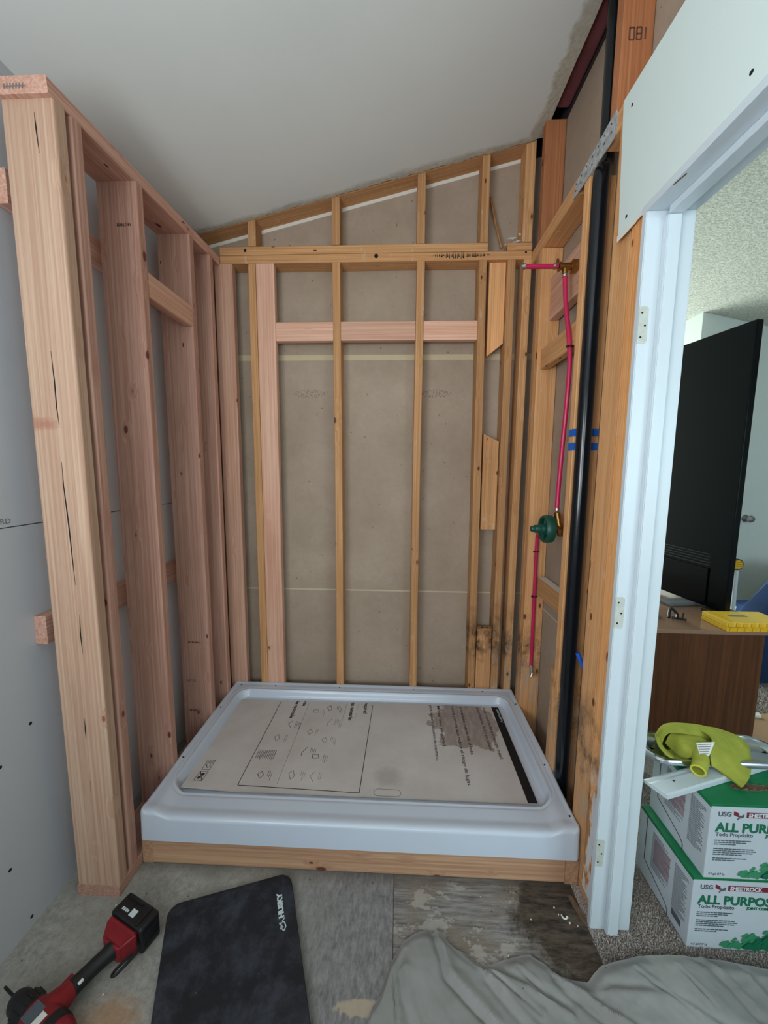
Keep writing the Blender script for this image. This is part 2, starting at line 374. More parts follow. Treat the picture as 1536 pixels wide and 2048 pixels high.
# ------------------------------------------------------------------ helpers
def tag(o, label=None, cat=None, group=None, kind=None):
    if label: o['label'] = label
    if cat: o['category'] = cat
    if group: o['group'] = group
    if kind: o['kind'] = kind
    return o
def wmat(o):
    b = Matrix.LocRotScale(o.location, o.rotation_euler, o.scale)
    return b if o.parent is None else wmat(o.parent) @ o.matrix_parent_inverse @ b
def link(name, me, mat, parent=None):
    o = bpy.data.objects.new(name, me); C.objects.link(o)
    for mm in (mat if isinstance(mat, (list, tuple)) else [mat]): me.materials.append(mm)
    if parent is not None:
        o.parent = parent; o.matrix_parent_inverse = wmat(parent).inverted()
    return o
def empty(name, loc=(0, 0, 0), rot=(0, 0, 0), **kw):
    o = bpy.data.objects.new(name, None); C.objects.link(o); o.location = loc; o.rotation_euler = rot
    o.empty_display_size = 0.05
    return tag(o, **kw)
def frm(bm, name, mat, parent=None, smooth=False, loc=None, rot=None):
    me = bpy.data.meshes.new(name); bmesh.ops.recalc_face_normals(bm, faces=bm.faces); bm.to_mesh(me); bm.free()
    if smooth:
        for p in me.polygons: p.use_smooth = True
        me.set_sharp_from_angle(angle=math.radians(42))
    o = link(name, me, mat, parent)
    if loc is not None: o.location = loc
    if rot is not None: o.rotation_euler = rot
    return o
def bx(bm, x0, x1, y0, y1, z0, z1, bev=0.0, seg=2, mat_index=0):
    vs = [bm.verts.new((x, y, z)) for x in (x0, x1) for y in (y0, y1) for z in (z0, z1)]
    f = [(0, 1, 3, 2), (4, 6, 7, 5), (0, 4, 5, 1), (2, 3, 7, 6), (0, 2, 6, 4), (1, 5, 7, 3)]
    fs = [bm.faces.new([vs[i] for i in q]) for q in f]
    for q in fs: q.material_index = mat_index
    if bev > 0:
        es = list({e for q in fs for e in q.edges})
        bmesh.ops.bevel(bm, geom=es, offset=bev, segments=seg, profile=0.6, affect='EDGES')
def boxo(name, x0, x1, y0, y1, z0, z1, mat, parent=None, bev=0.0, smooth=False, rot=None):
    """mesh box whose origin sits at its base centre"""
    cx, cy = (x0+x1)/2, (y0+y1)/2
    bm = bmesh.new(); bx(bm, x0-cx, x1-cx, y0-cy, y1-cy, 0, z1-z0, bev)
    return frm(bm, name, mat, parent, smooth, (cx, cy, z0), rot)
AX = {'z': Matrix(((1, 0, 0), (0, 1, 0), (0, 0, 1))),
      'y': Matrix(((1, 0, 0), (0, 0, 1), (0, -1, 0))),
      'x': Matrix(((0, 0, 1), (1, 0, 0), (0, 1, 0)))}
def board(name, x0, x1, y0, y1, z0, z1, axis, mat, label=None, cat='stud', group=None, bev=0.0035, parent=None,
          lean=(0, 0), top=None, bot=None, ends=None, bow=0.0):
    """one piece of lumber; local z runs along its length, so the grain follows it.
    lean: shift of the far end; top(x,y)/bot(x,y): cut planes for an upright piece"""
    R3 = AX[axis]; Ri = R3.transposed()
    if axis == 'z': o0 = Vector(((x0+x1)/2, (y0+y1)/2, z0)); w_, d_, L = x1-x0, y1-y0, z1-z0
    elif axis == 'y': o0 = Vector(((x0+x1)/2, y0, (z0+z1)/2)); w_, d_, L = x1-x0, z1-z0, y1-y0
    else: o0 = Vector((x0, (y0+y1)/2, (z0+z1)/2)); w_, d_, L = y1-y0, z1-z0, x1-x0
    n = max(1, int(L/0.15)) if (bow or lean != (0, 0)) else 1
    bm = bmesh.new(); b = min(bev, w_*0.2, d_*0.2)
    prof = []
    for cx, cy, a0 in ((w_/2-b, d_/2-b, 0), (-w_/2+b, d_/2-b, PI/2), (-w_/2+b, -d_/2+b, PI), (w_/2-b, -d_/2+b, 1.5*PI)):
        for k in range(4): a = a0+k*PI/6; prof.append((cx+b*math.cos(a), cy+b*math.sin(a)))
    rings = []
    for i in range(n+1):
        f = i/n; ox = lean[0]*f+bow*math.sin(PI*f); oy = lean[1]*f
        rings.append([bm.verts.new((px+ox, py+oy, L*f)) for px, py in prof])
    N = len(prof)
    for i in range(n):
        for j in range(N):
            bm.faces.new((rings[i][j], rings[i][(j+1) % N], rings[i+1][(j+1) % N], rings[i+1][j]))
    bm.faces.new(list(reversed(rings[0]))); bm.faces.new(rings[-1])
    if top:
        for v in rings[-1]: v.co.z = top(v.co.x+o0.x, v.co.y+o0.y)-z0
    if bot:
        for v in rings[0]: v.co.z = bot(v.co.x+o0.x, v.co.y+o0.y)-z0
    o = frm(bm, name, mat, parent)
    mm = R3.to_4x4(); mm.translation = o0; o.matrix_basis = mm
    for p in o.data.polygons: p.use_smooth = False
    if label: tag(o, label, cat, group)
    return o
def tube(bm, pts, r, seg=14, closed=False, cap=True, radii=None):
    pts = [Vector(p) for p in pts]; rings = []; up = None; n = len(pts)
    for i, p in enumerate(pts):
        a = pts[i-1] if (i > 0 or closed) else p; b = pts[(i+1) % n] if (i < n-1 or closed) else p
        d = (b-a).normalized()
        if up is None:
            up = Vector((0, 0, 1)) if abs(d.z) < 0.9 else Vector((1, 0, 0))
        s = d.cross(up).normalized(); up = s.cross(d).normalized()
        rr = radii[i] if radii else r
        rings.append([bm.verts.new(p+rr*(math.cos(2*PI*k/seg)*s+math.sin(2*PI*k/seg)*up)) for k in range(seg)])
    m_ = n if closed else n-1
    for i in range(m_):
        A, B = rings[i], rings[(i+1) % n]
        for k in range(seg): bm.faces.new((A[k], A[(k+1) % seg], B[(k+1) % seg], B[k]))
    if cap and not closed:
        bm.faces.new(list(reversed(rings[0]))); bm.faces.new(rings[-1])
def tubeo(name, pts, r, mat, parent=None, seg=14, **kw):
    o0 = Vector(pts[0]); bm = bmesh.new(); tube(bm, [Vector(p)-o0 for p in pts], r, seg, **kw)
    return frm(bm, name, mat, parent, True, o0 if parent is None else o0)
def spline(pts, n=10):
    P = [Vector(p) for p in pts]; out = []
    for i in range(len(P)-1):
        p0 = P[max(i-1, 0)]; p1 = P[i]; p2 = P[i+1]; p3 = P[min(i+2, len(P)-1)]
        for k in range(n):
            t = k/n; out.append(0.5*((2*p1)+(-p0+p2)*t+(2*p0-5*p1+4*p2-p3)*t*t+(-p0+3*p1-3*p2+p3)*t**3))
    out.append(P[-1]); return out
def prism(bm, poly, z0, z1, mi=0):
    """closed outline (x,y) extruded from z0 to z1"""
    a = [bm.verts.new((x, y, z0)) for x, y in poly]; b = [bm.verts.new((x, y, z1)) for x, y in poly]
    n = len(poly)
    fs = [bm.faces.new(list(reversed(a))), bm.faces.new(b)]
    for i in range(n): fs.append(bm.faces.new((a[i], a[(i+1) % n], b[(i+1) % n], b[i])))
    for f in fs: f.material_index = mi
    return fs
def disc(bm, c, r, h, axis='z', seg=20, r2=None):
    c = Vector(c); d = {'x': Vector((1, 0, 0)), 'y': Vector((0, 1, 0)), 'z': Vector((0, 0, 1))}[axis]
    tube(bm, [c, c+d*h], r, seg, radii=[r, r if r2 is None else r2])
_txt = {}
def text(name, s, size, mat, parent, origin, xdir, ydir, sx=1.0, bold=0.0, align='LEFT', depth=0.0004, shear=0.0):
    cu = bpy.data.curves.new(name, 'FONT'); cu.body = s; cu.size = size; cu.align_x = align
    cu.offset = bold; cu.extrude = depth; cu.resolution_u = 3; cu.shear = shear
    tmp = bpy.data.objects.new(name, cu); C.objects.link(tmp)
    bpy.context.view_layer.update()
    me = bpy.data.meshes.new_from_object(tmp); bpy.data.objects.remove(tmp)
    X = Vector(xdir).normalized(); Y = Vector(ydir).normalized(); Z = X.cross(Y)
    O = Vector(origin)
    for v in me.vertices: v.co = X*(v.co.x*sx)+Y*v.co.y+Z*v.co.z
    o = link(name, me, mat, parent); o.location = O
    return o
def ppoly(bm, pts, xdir, ydir, org, h=0.0004, mi=0):
    """thin printed shape: outline in a plane"""
    X = Vector(xdir).normalized(); Y = Vector(ydir).normalized(); Z = X.cross(Y); O = Vector(org)
    a = [bm.verts.new(O+X*x+Y*y) for x, y in pts]; b = [bm.verts.new(O+X*x+Y*y+Z*h) for x, y in pts]
    n = len(pts)
    fs = [bm.faces.new(list(reversed(a))), bm.faces.new(b)]
    for i in range(n): fs.append(bm.faces.new((a[i], a[(i+1) % n], b[(i+1) % n], b[i])))
    for f in fs: f.material_index = mi
def pline(bm, pts, w_, xdir, ydir, org, h=0.0004, mi=0):
    for (x0, y0), (x1, y1) in zip(pts[:-1], pts[1:]):
        dx, dy = x1-x0, y1-y0; L = math.hypot(dx, dy) or 1; nx, ny = -dy/L*w_/2, dx/L*w_/2
        ppoly(bm, [(x0+nx, y0+ny), (x0-nx, y0-ny), (x1-nx, y1-ny), (x1+nx, y1+ny)], xdir, ydir, org, h, mi)

# ------------------------------------------------------------------ setting
def cz(x): return 2.545+0.233*x          # underside of the sloping bathroom ceiling
def bz(x): return 2.594-0.224*(x-3.152)  # underside of the bedroom ceiling
def wall_with_hole(name, axis, at, thick, a0, a1, z0, z1, hole, mat, frame=True):
    """axis 'x': wall plane x=at spanning y a0..a1; axis 'y': plane y=at spanning x a0..a1"""
    bm = bmesh.new(); h0, h1, hz0, hz1 = hole
    for p, q, r, s_ in ((a0, h0, z0, z1), (h1, a1, z0, z1), (h0, h1, z0, hz0), (h0, h1, hz1, z1)):
        if axis == 'x': bx(bm, at, at+thick, p, q, r, s_)
        else: bx(bm, p, q, at, at+thick, r, s_)
    o = frm(bm, name, mat); tag(o, kind='structure'); return o
def struct(name, x0, x1, y0, y1, z0, z1, mat):
    o = boxo(name, x0, x1, y0, y1, z0, z1, mat); tag(o, kind='structure'); return o
struct('floor', -0.30, 1.428, -3.6, 0.12, -0.05, 0.0, M_FLOOR)
fl2 = struct('floor', 1.428, 5.2, -3.6, 2.65, -0.05, -0.004, M_CARPET)

# left wall: two sheets of drywall with an open seam
bm = bmesh.new()
bx(bm, -0.273, -0.2602, -1.8, 0.10, 0, 1.2135); bx(bm, -0.273, -0.2602, -1.8, 0.10, 1.2165, 2.50)
wl = frm(bm, 'wall_left', M_DRY); tag(wl, kind='structure')
bm = bmesh.new(); bx(bm, -0.36, -0.2735, -1.8, 0.10, 0, 2.50)
tag(frm(bm, 'wall_left', M_HOLE), kind='structure')
wall_with_hole('wall_left', 'x', -0.36, 0.10, -3.6, -1.8, 0, 2.50, (-3.10, -2.0, 0.95, 2.05), M_DRY)
for y, z in ((-1.023, 0.555), (-1.029, 0.24), (-0.987, 0.031), (-0.93, 0.62), (-1.1, 1.6)):
    bm = bmesh.new(); disc(bm, (-0.2602, y, z), 0.005, 0.0006, 'x', 10)
    frm(bm, 'screw_hole', M_HOLE, wl)
text('printed_mark', 'RD', 0.022, M_INKG, wl, (-0.260, -0.953, 1.226), (0, 1, 0), (0, 0, 1))

# back wall: brown paper back of the drywall beyond, cut to the ceiling slope
bm = bmesh.new()
v = [bm.verts.new(c) for c in ((-0.26, 0.0895, 0), (1.55, 0.0895, 0), (1.55, 0.0895, cz(1.55)-0.014), (-0.26, 0.0895, cz(-0.26)-0.014),
                               (-0.26, 0.1025, 0), (1.55, 0.1025, 0), (1.55, 0.1025, cz(1.55)-0.014), (-0.26, 0.1025, cz(-0.26)-0.014))]
for q in ((0, 1, 2, 3), (5, 4, 7, 6), (4, 0, 3, 7), (1, 5, 6, 2), (3, 2, 6, 7), (4, 5, 1, 0)): bm.faces.new([v[i] for i in q])
tag(frm(bm, 'wall_back', M_TAN), kind='structure')
bm = bmesh.new()   # thin white strip along the top of the sheet at the ceiling line
x0, x1 = -0.26, 1.42
v = [bm.verts.new(c) for c in ((x0, 0.086, cz(x0)-0.016), (x1, 0.086, cz(x1)-0.016), (x1, 0.086, cz(x1)+0.000), (x0, 0.086, cz(x0)+0.000),
                               (x0, 0.0894, cz(x0)-0.016), (x1, 0.0894, cz(x1)-0.016), (x1, 0.0894, cz(x1)), (x0, 0.0894, cz(x0)))]
for q in ((0, 1, 2, 3), (5, 4, 7, 6), (4, 0, 3, 7), (1, 5, 6, 2), (3, 2, 6, 7), (4, 5, 1, 0)): bm.faces.new([v[i] for i in q])
tag(frm(bm, 'trim_1', M_GYP), kind='structure')
struct('wall_back', -0.36, 1.545, 0.104, 0.16, 0, 3.40, M_ROOF)

# ceiling sheet with a ragged cut edge at the back and a straight cut edge on the right
bm = bmesh.new(); pts = [(-0.30, -3.6), (1.476, -3.6)]
y = -3.4
while y < -0.03: pts.append((1.476+random.uniform(-0.0012, 0.0012), y)); y += 0.07
x = 1.474
while x > -0.29:
    pts.append((x, -0.006+random.uniform(-0.004, 0.003)*(1.8 if x > 0.7 else 1))); x -= random.uniform(0.008, 0.03)
pts.append((-0.30, -0.006))
fs = prism(bm, pts, 0, 0.0127, 1); fs[0].material_index = 0
for vv in bm.verts: vv.co.z += cz(vv.co.x)
tag(frm(bm, 'ceiling', [M_CEIL, M_GYP]), kind='structure')
struct('ceiling', 1.15, 1.70, -3.6, 0.16, 3.34, 3.40, M_ROOF)  # dark roof box added from here on, closes the attic against leaking light
bm = bmesh.new()
v = [bm.verts.new((xx, yy, cz(xx)+dz)) for dz in (0.10, 0.14) for xx, yy in ((-0.36, -3.65), (1.20, -3.65), (1.20, 0.16), (-0.36, 0.16))]
for q in ((0, 1, 2, 3), (7, 6, 5, 4), (0, 4, 5, 1), (1, 5, 6, 2), (2, 6, 7, 3), (3, 7, 4, 0)): bm.faces.new([v[i] for i in q])
tag(frm(bm, 'ceiling', M_ROOF), kind='structure')
struct('ceiling', 1.15, 1.20, -3.6, 0.16, 2.88, 3.34, M_ROOF)
struct('ceiling', 1.548, 1.70, -3.6, 0.16, 2.975, 3.34, M_ROOF)

# right wall: brown paper back of the bedroom drywall, seen between the studs
struct('wall_right', 1.5455, 1.558, -0.898, 0.10, 0, 2.893, M_TAN)
struct('wall_right', 1.5455, 1.558, -3.6, -0.8985, 2.03, 2.893, M_TAN)
struct('attic_mask_strip', 1.5455, 1.5580, -3.6, 0.10, 2.8935, 2.975, M_ROOF)  # added dark strip, stands in for attic darkness over the pale wall edge
struct('wall_right', 1.5455, 1.558, -3.6, -1.70, 0, 2.03, M_BED)
struct('wall_right', 1.4423, 1.455, -3.6, -1.70, 0, 2.40, M_DRY2)
struct('wall_right', 1.5585, 1.566, -0.885, 2.65, 0, 2.97, M_BED)
struct('wall_right', 1.5585, 1.566, -3.6, -0.92, 2.03, 2.97, M_BED)
struct('wall_right', 1.5585, 1.566, -0.92, -0.8855, 2.03, 2.97, M_BED)

# drywall sheet over the door, its corner cut, screws driven in
bm = bmesh.new()
pz = [(-1.72, 2.032), (-0.775, 2.032), (-0.753, 2.392), (-1.72, 2.392)]
a = [bm.verts.new((1.4423, y, z)) for y, z in pz]; b = [bm.verts.new((1.4545, y, z)) for y, z in pz]
bm.faces.new(list(reversed(a))); bm.faces.new(b)
for i in range(4):
    f = bm.faces.new((a[i], a[(i+1) % 4], b[(i+1) % 4], b[i])); f.material_index = 1
dp = frm(bm, 'drywall_sheet', [M_DRY2, M_GYP]); tag(dp, 'pale new drywall sheet fixed above the white door frame', 'drywall')
for y, z in ((-0.809, 2.066), (-0.798, 2.345), (-1.171, 2.075), (-1.17, 2.34)):
    bm = bmesh.new(); disc(bm, (1.4418, y, z), 0.0045, 0.0008, 'x', 10); frm(bm, 'screw_hole', M_HOLE, dp)
bm = bmesh.new()   # chipped paint and gypsum lip along the bottom edge
y = -1.70
while y < -0.80:
    L = random.uniform(0.015, 0.05); bx(bm, 1.4405, 1.4425, y, y+L, 2.024-random.uniform(0, 0.004), 2.034+random.uniform(0, 0.003), 0.0008, 1); y += L*0.97
frm(bm, 'ragged_edge', M_GYP, dp)

# walls behind the camera and of the bedroom
wall_with_hole('wall_front', 'y', -3.65, 0.05, -0.36, 1.50, 0, 2.95, (0.15, 1.35, 1.05, 2.15), M_DRY)
wall_with_hole('wall_front', 'y', -3.65, 0.05, 1.50, 5.2, 0, 3.0, (2.3, 4.1, 0.80, 2.10), M_BED)
struct('wall_far', 3.152, 5.2, 1.20, 1.26, 0, 2.70, M_BED)
struct('wall_far', 3.152, 3.21, 1.2605, 2.65, 0, 2.70, M_BED)
wall_with_hole('wall_far', 'y', 2.62, 0.05, 1.55, 3.21, 0, 3.0, (1.72, 3.0, 0.75, 2.15), M_BED)
struct('wall_side', 5.2, 5.26, -3.6, 1.26, 0, 2.6, M_BED)
bm = bmesh.new()
v = [bm.verts.new((xx, yy, bz(xx)+dz)) for dz in (0, 0.03) for xx, yy in ((1.5585, -3.65), (5.26, -3.65), (5.26, 2.66), (1.5585, 2.66))]
for q in ((0, 1, 2, 3), (7, 6, 5, 4), (0, 4, 5, 1), (1, 5, 6, 2), (2, 6, 7, 3), (3, 7, 4, 0)): bm.faces.new([v[i] for i in q])
tag(frm(bm, 'ceiling', M_POP), kind='structure')
def window(name, axis, at, a0, a1, z0, z1):
    bm = bmesh.new()
    def b(p, q, r, s_, d=0.02):
        if axis == 'x': bx(bm, at-d, at+d, p, q, r, s_, 0.003)
        else: bx(bm, p, q, at-d, at+d, r, s_, 0.003)
    t_ = 0.045; mid = (a0+a1)/2
    b(a0, a0+t_, z0, z1); b(a1-t_, a1, z0, z1); b(a0+t_, a1-t_, z0, z0+t_); b(a0+t_, a1-t_, z1-t_, z1); b(mid-0.02, mid+0.02, z0+t_, z1-t_)
    tag(frm(bm, name, M_TRIM), kind='structure')
window('window_1', 'x', -0.27, -3.10, -2.0, 0.95, 2.05)
window('fill_window_2', 'y', -3.61, 0.15, 1.35, 1.05, 2.15)  # unseen frame added round the bathroom fill lamp
window('window_3', 'y', 2.60, 1.72, 3.0, 0.75, 2.15)
window('fill_window_4', 'y', -3.61, 2.3, 4.1, 0.80, 2.10)  # unseen frame added round the bedroom fill lamp

# ------------------------------------------------------------------ white door frame
jm = bmesh.new()
prism(jm, [(1.432, -0.917), (1.550, -0.917), (1.550, -0.899), (1.432, -0.899)], 0.0, 2.012)
prism(jm, [(1.474, -0.934), (1.507, -0.934), (1.507, -0.9165), (1.474, -0.9165)], 0.0, 1.995)
bmesh.ops.bevel(jm, geom=[e for e in jm.edges if abs(e.verts[0].co.z-e.verts[1].co.z) > 1], offset=0.002, segments=2, affect='EDGES')
dj = frm(jm, 'door_1', M_TRIM); tag(dj, kind='structure')
hm = bmesh.new()
bx(hm, 1.432, 1.550, -1.72, -0.8985, 2.0125, 2.031, 0.001); bx(hm, 1.474, 1.507, -1.72, -0.9345, 1.9955, 2.0124, 0.002)
frm(hm, 'head_jamb', M_TRIM, dj)
hm = bmesh.new(); bx(hm, 1.432, 1.550, -1.738, -1.7205, 0, 2.031, 0.001); bx(hm, 1.474, 1.507, -1.7204, -1.708, 0, 1.99, 0.002)
frm(hm, 'near_jamb', M_TRIM, dj)
for z in (1.705, 0.955, 0.215):
    bm = bmesh.new()
    pts = []
    for (cx, cy, a0) in ((1.448, z+0.08, 0), (1.4325, z+0.08, None), (1.4325, z+0.006, None), (1.448, z+0.006, -PI/2)):
        if a0 is None: pts.append((cx, cy+(0.008 if cy > z+0.05 else -0.006)))
        elif a0 == 0: pts += [(cx+0.008*math.cos(k*PI/8), cy+0.008*math.sin(k*PI/8)) for k in range(5)]
        else: pts += [(cx+0.008*math.cos(-PI/2+k*PI/8), cy+0.008*math.sin(-PI/2+k*PI/8)) for k in range(5)]
    a = [bm.verts.new((x, -0.9178, zz)) for x, zz in pts]; b_ = [bm.verts.new((x, -0.9169, zz)) for x, zz in pts]
    bm.faces.new(a); bm.faces.new(list(reversed(b_)))
    for i in range(len(pts)): bm.faces.new((a[i], b_[i], b_[(i+1) % len(pts)], a[(i+1) % len(pts)]))
    hg = frm(bm, 'hinge_mortise', M_PATINA, dj)
    for dx, dz in ((1.440, 0.014), (1.449, 0.042), (1.440, 0.072)):
        bm = bmesh.new(); tube(bm, [(dx, -0.9182, z+dz), (dx, -0.9176, z+dz)], 0.0026, 10); frm(bm, 'screw_hole', M_HOLE, hg)
bm = bmesh.new()   # a scuffed gouge on the head jamb
for k in range(5): bx(bm, 1.434+k*0.001, 1.437+k*0.001, -1.01-k*0.006, -1.002-k*0.006, 2.0118, 2.0126, 0.0002, 1)
frm(bm, 'gouge', M_CARDB, dj)

# ------------------------------------------------------------------ left frame (new 2x6)
LG = 'new studs of the left frame'
def lp(y): return 2.372+0.060*y   # underside of the top plate
XL0, XL1 = -0.192, -0.052
board('bottom_plate', XL0, XL1, -0.902, -0.002, 0, 0.038, 'y', W_NEW, 'new fir bottom plate on the floor under the left frame', 'plate')
def lstud(y0, y1, mat, lab, top=None, x0=XL0, x1=XL1, bow=0, lean=(0, 0)):
    return board('wall_stud', x0, x1, y0, y1, 0.0385, 2.3, 'z', mat, lab, 'stud', LG, top=lambda x, y: lp(y)-0.001, bow=bow, lean=lean, bev=0.006)
lstud(-0.900, -0.862, W_POST, 'pale wide stud with long dark splits, frontmost of the left frame')
lstud(-0.848, -0.810, W_NEW, 'narrow-faced stud just behind the split front post of the left frame')
lstud(-0.597, -0.559, W_NEW, 'pinkish stud on the left frame, near end of the short slanting block')
lstud(-0.278, -0.240, W_NEW, 'knotty pinkish stud at the far end of the short slanting block')
lstud(-0.108, -0.070, W_NEW, 'reddish stud of the left frame closest to the back wall')
tp = board('top_plate', XL0, XL1, -0.914, 0.0, 2.333, 2.372, 'y', W_NEW, 'new fir top plate running back along the left frame', 'plate', bev=0.004)
tp.rotation_euler = tp.rotation_euler
mm = tp.matrix_basis.copy(); 
tp.matrix_basis = Matrix.Translation((( XL0+XL1)/2, -0.914, 2.336)) @ Matrix.Rotation(math.atan(0.060), 4, 'X') @ mm.to_3x3().to_4x4()
bm = bmesh.new(); 
for k in range(7): 
    pline(bm, [(k*0.008, 0), (k*0.008+0.002, 0.012)], 0.003, (1, 0, 0), (0, 0, 1), (-0.165, -0.9142, 2.328))
    pline(bm, [(k*0.008+0.003, 0.006), (k*0.008+0.007, 0.005)], 0.003, (1, 0, 0), (0, 0, 1), (-0.165, -0.9142, 2.328))
frm(bm, 'ink_stamp', M_INKG, tp)
board('blocking', -0.091, XL1-0.001, -0.558, -0.279, 1.985, 2.070, 'y', W_BLK, 'short slanting-looking block between two studs of the left frame', 'block', bev=0.006)
board('backing_strip', -0.2595, -0.222, -0.888, -0.03, 0.850, 0.938, 'y', W_NEW, 'lower horizontal backing board behind the left studs, against drywall', 'board')
board('backing_strip', -0.2595, -0.222, -0.875, -0.03, 2.090, 2.178, 'y', W_NEW, 'upper horizontal backing board behind the left studs, against drywall', 'board')
bm = bmesh.new()   # long drying splits on the front post
sp = [[(-0.104, 2.285), (-0.103, 2.25), (-0.1, 2.19)], [(-0.118, 1.70), (-0.1155, 1.62), (-0.116, 1.55), (-0.113, 1.50)],
      [(-0.116, 1.40), (-0.1165, 1.33), (-0.112, 1.22), (-0.110, 1.12), (-0.108, 1.04)], [(-0.104, 0.95), (-0.1065, 0.89), (-0.105, 0.83)],
      [(-0.118, 0.62), (-0.1185, 0.58), (-0.119, 0.55)], [(-0.118, 0.41), (-0.119, 0.37)]]
post = [o for o in C.objects if o.get('label', '').startswith('pale wide stud')][0]
for s_ in sp:
    n = len(s_)
    L_ = [(x-0.0016*math.sin(PI*(i+0.0)/(n-1)) - 0.0003, z) for i, (x, z) in enumerate(s_)]
    R_ = [(x+0.0016*math.sin(PI*(i+0.0)/(n-1)) + 0.0003, z) for i, (x, z) in enumerate(s_)]
    bq = bmesh.new(); ppoly(bq, L_+list(reversed(R_)), (1, 0, 0), (0, 0, 1), (0, -0.9003, 0), 0.0003); frm(bq, 'split', M_HOLE, post)
bm.free()

def stamp(parent, y, x0, z, n, h, w_=0.0045, mat=None):
    bm = bmesh.new(); random.seed(int(z*100))
    for k in range(n):
        x = x0+k*w_*1.4
        pline(bm, [(x, 0), (x+random.uniform(-0.3, 0.3)*w_, h)], w_*0.45, (1, 0, 0), (0, 0, 1), (0, y-0.0003, z))
        pline(bm, [(x-w_*0.3, h*random.random()), (x+w_*0.8, h*random.random())], w_*0.35, (1, 0, 0), (0, 0, 1), (0, y-0.0003, z))
    frm(bm, 'ink_stamp', mat or M_INKG, parent)
def bylabel(s): return [o for o in C.objects if o.get('label', '').startswith(s)][0]
stamp(bylabel('pinkish stud on the left'), -0.597, -0.125, 2.195, 9, 0.010, 0.004, M_INK)
stamp(bylabel('knotty pinkish stud'), -0.278, -0.150, 0.560, 10, 0.010, 0.0045, M_INK)
stamp(bylabel('knotty pinkish stud'), -0.278, -0.175, 0.365, 8, 0.016, 0.005)
stamp(bylabel('knotty pinkish stud'), -0.278, -0.160, 0.215, 8, 0.012, 0.005, M_INK)

# ------------------------------------------------------------------ back wall framing
BG = 'studs of the back wall'
def bstud(x0, x1, lab, y0=0.0, y1=0.088, z0=0.039, z1=2.376, mat=None, lean=(0, 0), bow=0, bot=None, top=None, cat='stud', group=BG, nm='wall_stud', bev=0.003):
    return board(nm, x0, x1, y0, y1, z0, z1, 'z', mat or W_OLD, lab, cat, group, lean=lean, bow=bow, bot=bot, top=top, bev=bev)
board('bottom_plate', -0.190, 1.452, 0.0, 0.088, 0, 0.038, 'x', W_OLD, 'old bottom plate of the back wall behind the shower pan', 'plate')
bstud(-0.083, 0.008, 'new flat pink board stud in the left back corner', 0.0, 0.038, 0.039, 2.376, W_BLK)
bstud(0.086, 0.123, 'old amber stud of the back wall beside the new flat board', 0.0)
bstud(0.1245, 0.215, 'new flat pale board stud left of the wall bays', 0.0, 0.038, mat=W_BLK)
bstud(0.505, 0.543, 'old amber stud splitting the left and middle bays', lean=(-0.004, 0), bow=0.003)
bstud(0.906, 0.944, 'old amber stud splitting the middle and right bays', lean=(0.006, 0), bow=-0.003)
bstud(1.221, 1.258, 'old amber stud at the right side of the right bay', lean=(-0.014, 0), bow=0.002)
bstud(1.343, 1.380, 'old amber stud beside the patched boards, dark gap on its right', lean=(0.0, 0), bow=0.002)
bstud(1.412, 1.449, 'old amber stud nearest the right back corner', lean=(0.006, 0))
# flat patch boards between the two studs
bstud(1.262, 1.341, 'upper amber patch board with a slanted bottom cut', 0.022, 0.060, 1.94, 2.376, W_OLDR, bot=lambda x, y: 1.94+(x-1.262)*0.80, cat='board', nm='patch_board', group=None)
bstud(1.262, 1.341, 'middle brown patch board, chipped at its lower corner', 0.020, 0.058, 1.075, 1.55, W_OLD, top=lambda x, y: 1.565-(x-1.262)*0.50, cat='board', nm='patch_board', group=None)
bstud(1.262, 1.341, 'lowest patch board with a dusty grey top end and dark stain', 0.010, 0.048, 0.039, 0.540, W_OLD, cat='board', nm='patch_board', group=None)
# top plates
board('top_plate', -0.050, 1.452, 0.0, 0.088, 2.377, 2.4150, 'x', W_OLD, 'lower of the two old top plates across the back wall', 'plate')
tp2 = board('top_plate', -0.050, 1.245, 0.0, 0.088, 2.4165, 2.4545, 'x', W_OLD, 'upper of the two old top plates across the back wall, longer piece', 'plate')
board('top_plate', 1.338, 1.452, 0.0, 0.088, 2.4165, 2.4540, 'x', W_OLD, 'short top plate offcut at the right back corner', 'plate', bev=0.008)
bm = bmesh.new(); random.seed(3)   # black scorched nicks along the lower plate
for k in range(46):
    x = 0.99+k*0.0058+random.uniform(-0.002, 0.002); h = random.uniform(0.012, 0.032)*(0.5+math.sin(PI*k/46))
    ppoly(bm, [(x, -h*0.35), (x+random.uniform(0.003, 0.0055), -h*0.4), (x+0.0016, h*0.45)], (1, 0, 0), (0, 0, 1), (0, -0.0003, 2.401), 0.0003)
frm(bm, 'scorch_marks', M_HOLE, [o for o in C.objects if o.get('label', '').startswith('lower of the two old top')][0])
lpl = [o for o in C.objects if o.get('label', '').startswith('lower of the two old top')][0]
for x, z, r_ in ((0.715, 2.402, 0.010), (1.425, 2.408, 0.005)):
    bm = bmesh.new(); tube(bm, [(x, -0.0006, z), (x, 0.0004, z)], r_, 12); frm(bm, 'bolt_hole', M_HOLE, lpl)
bm = bmesh.new(); tube(bm, [(0.075, -0.0006, 2.436), (0.075, 0.0004, 2.436)], 0.007, 12); frm(bm, 'bolt_hole', M_HOLE, tp2)
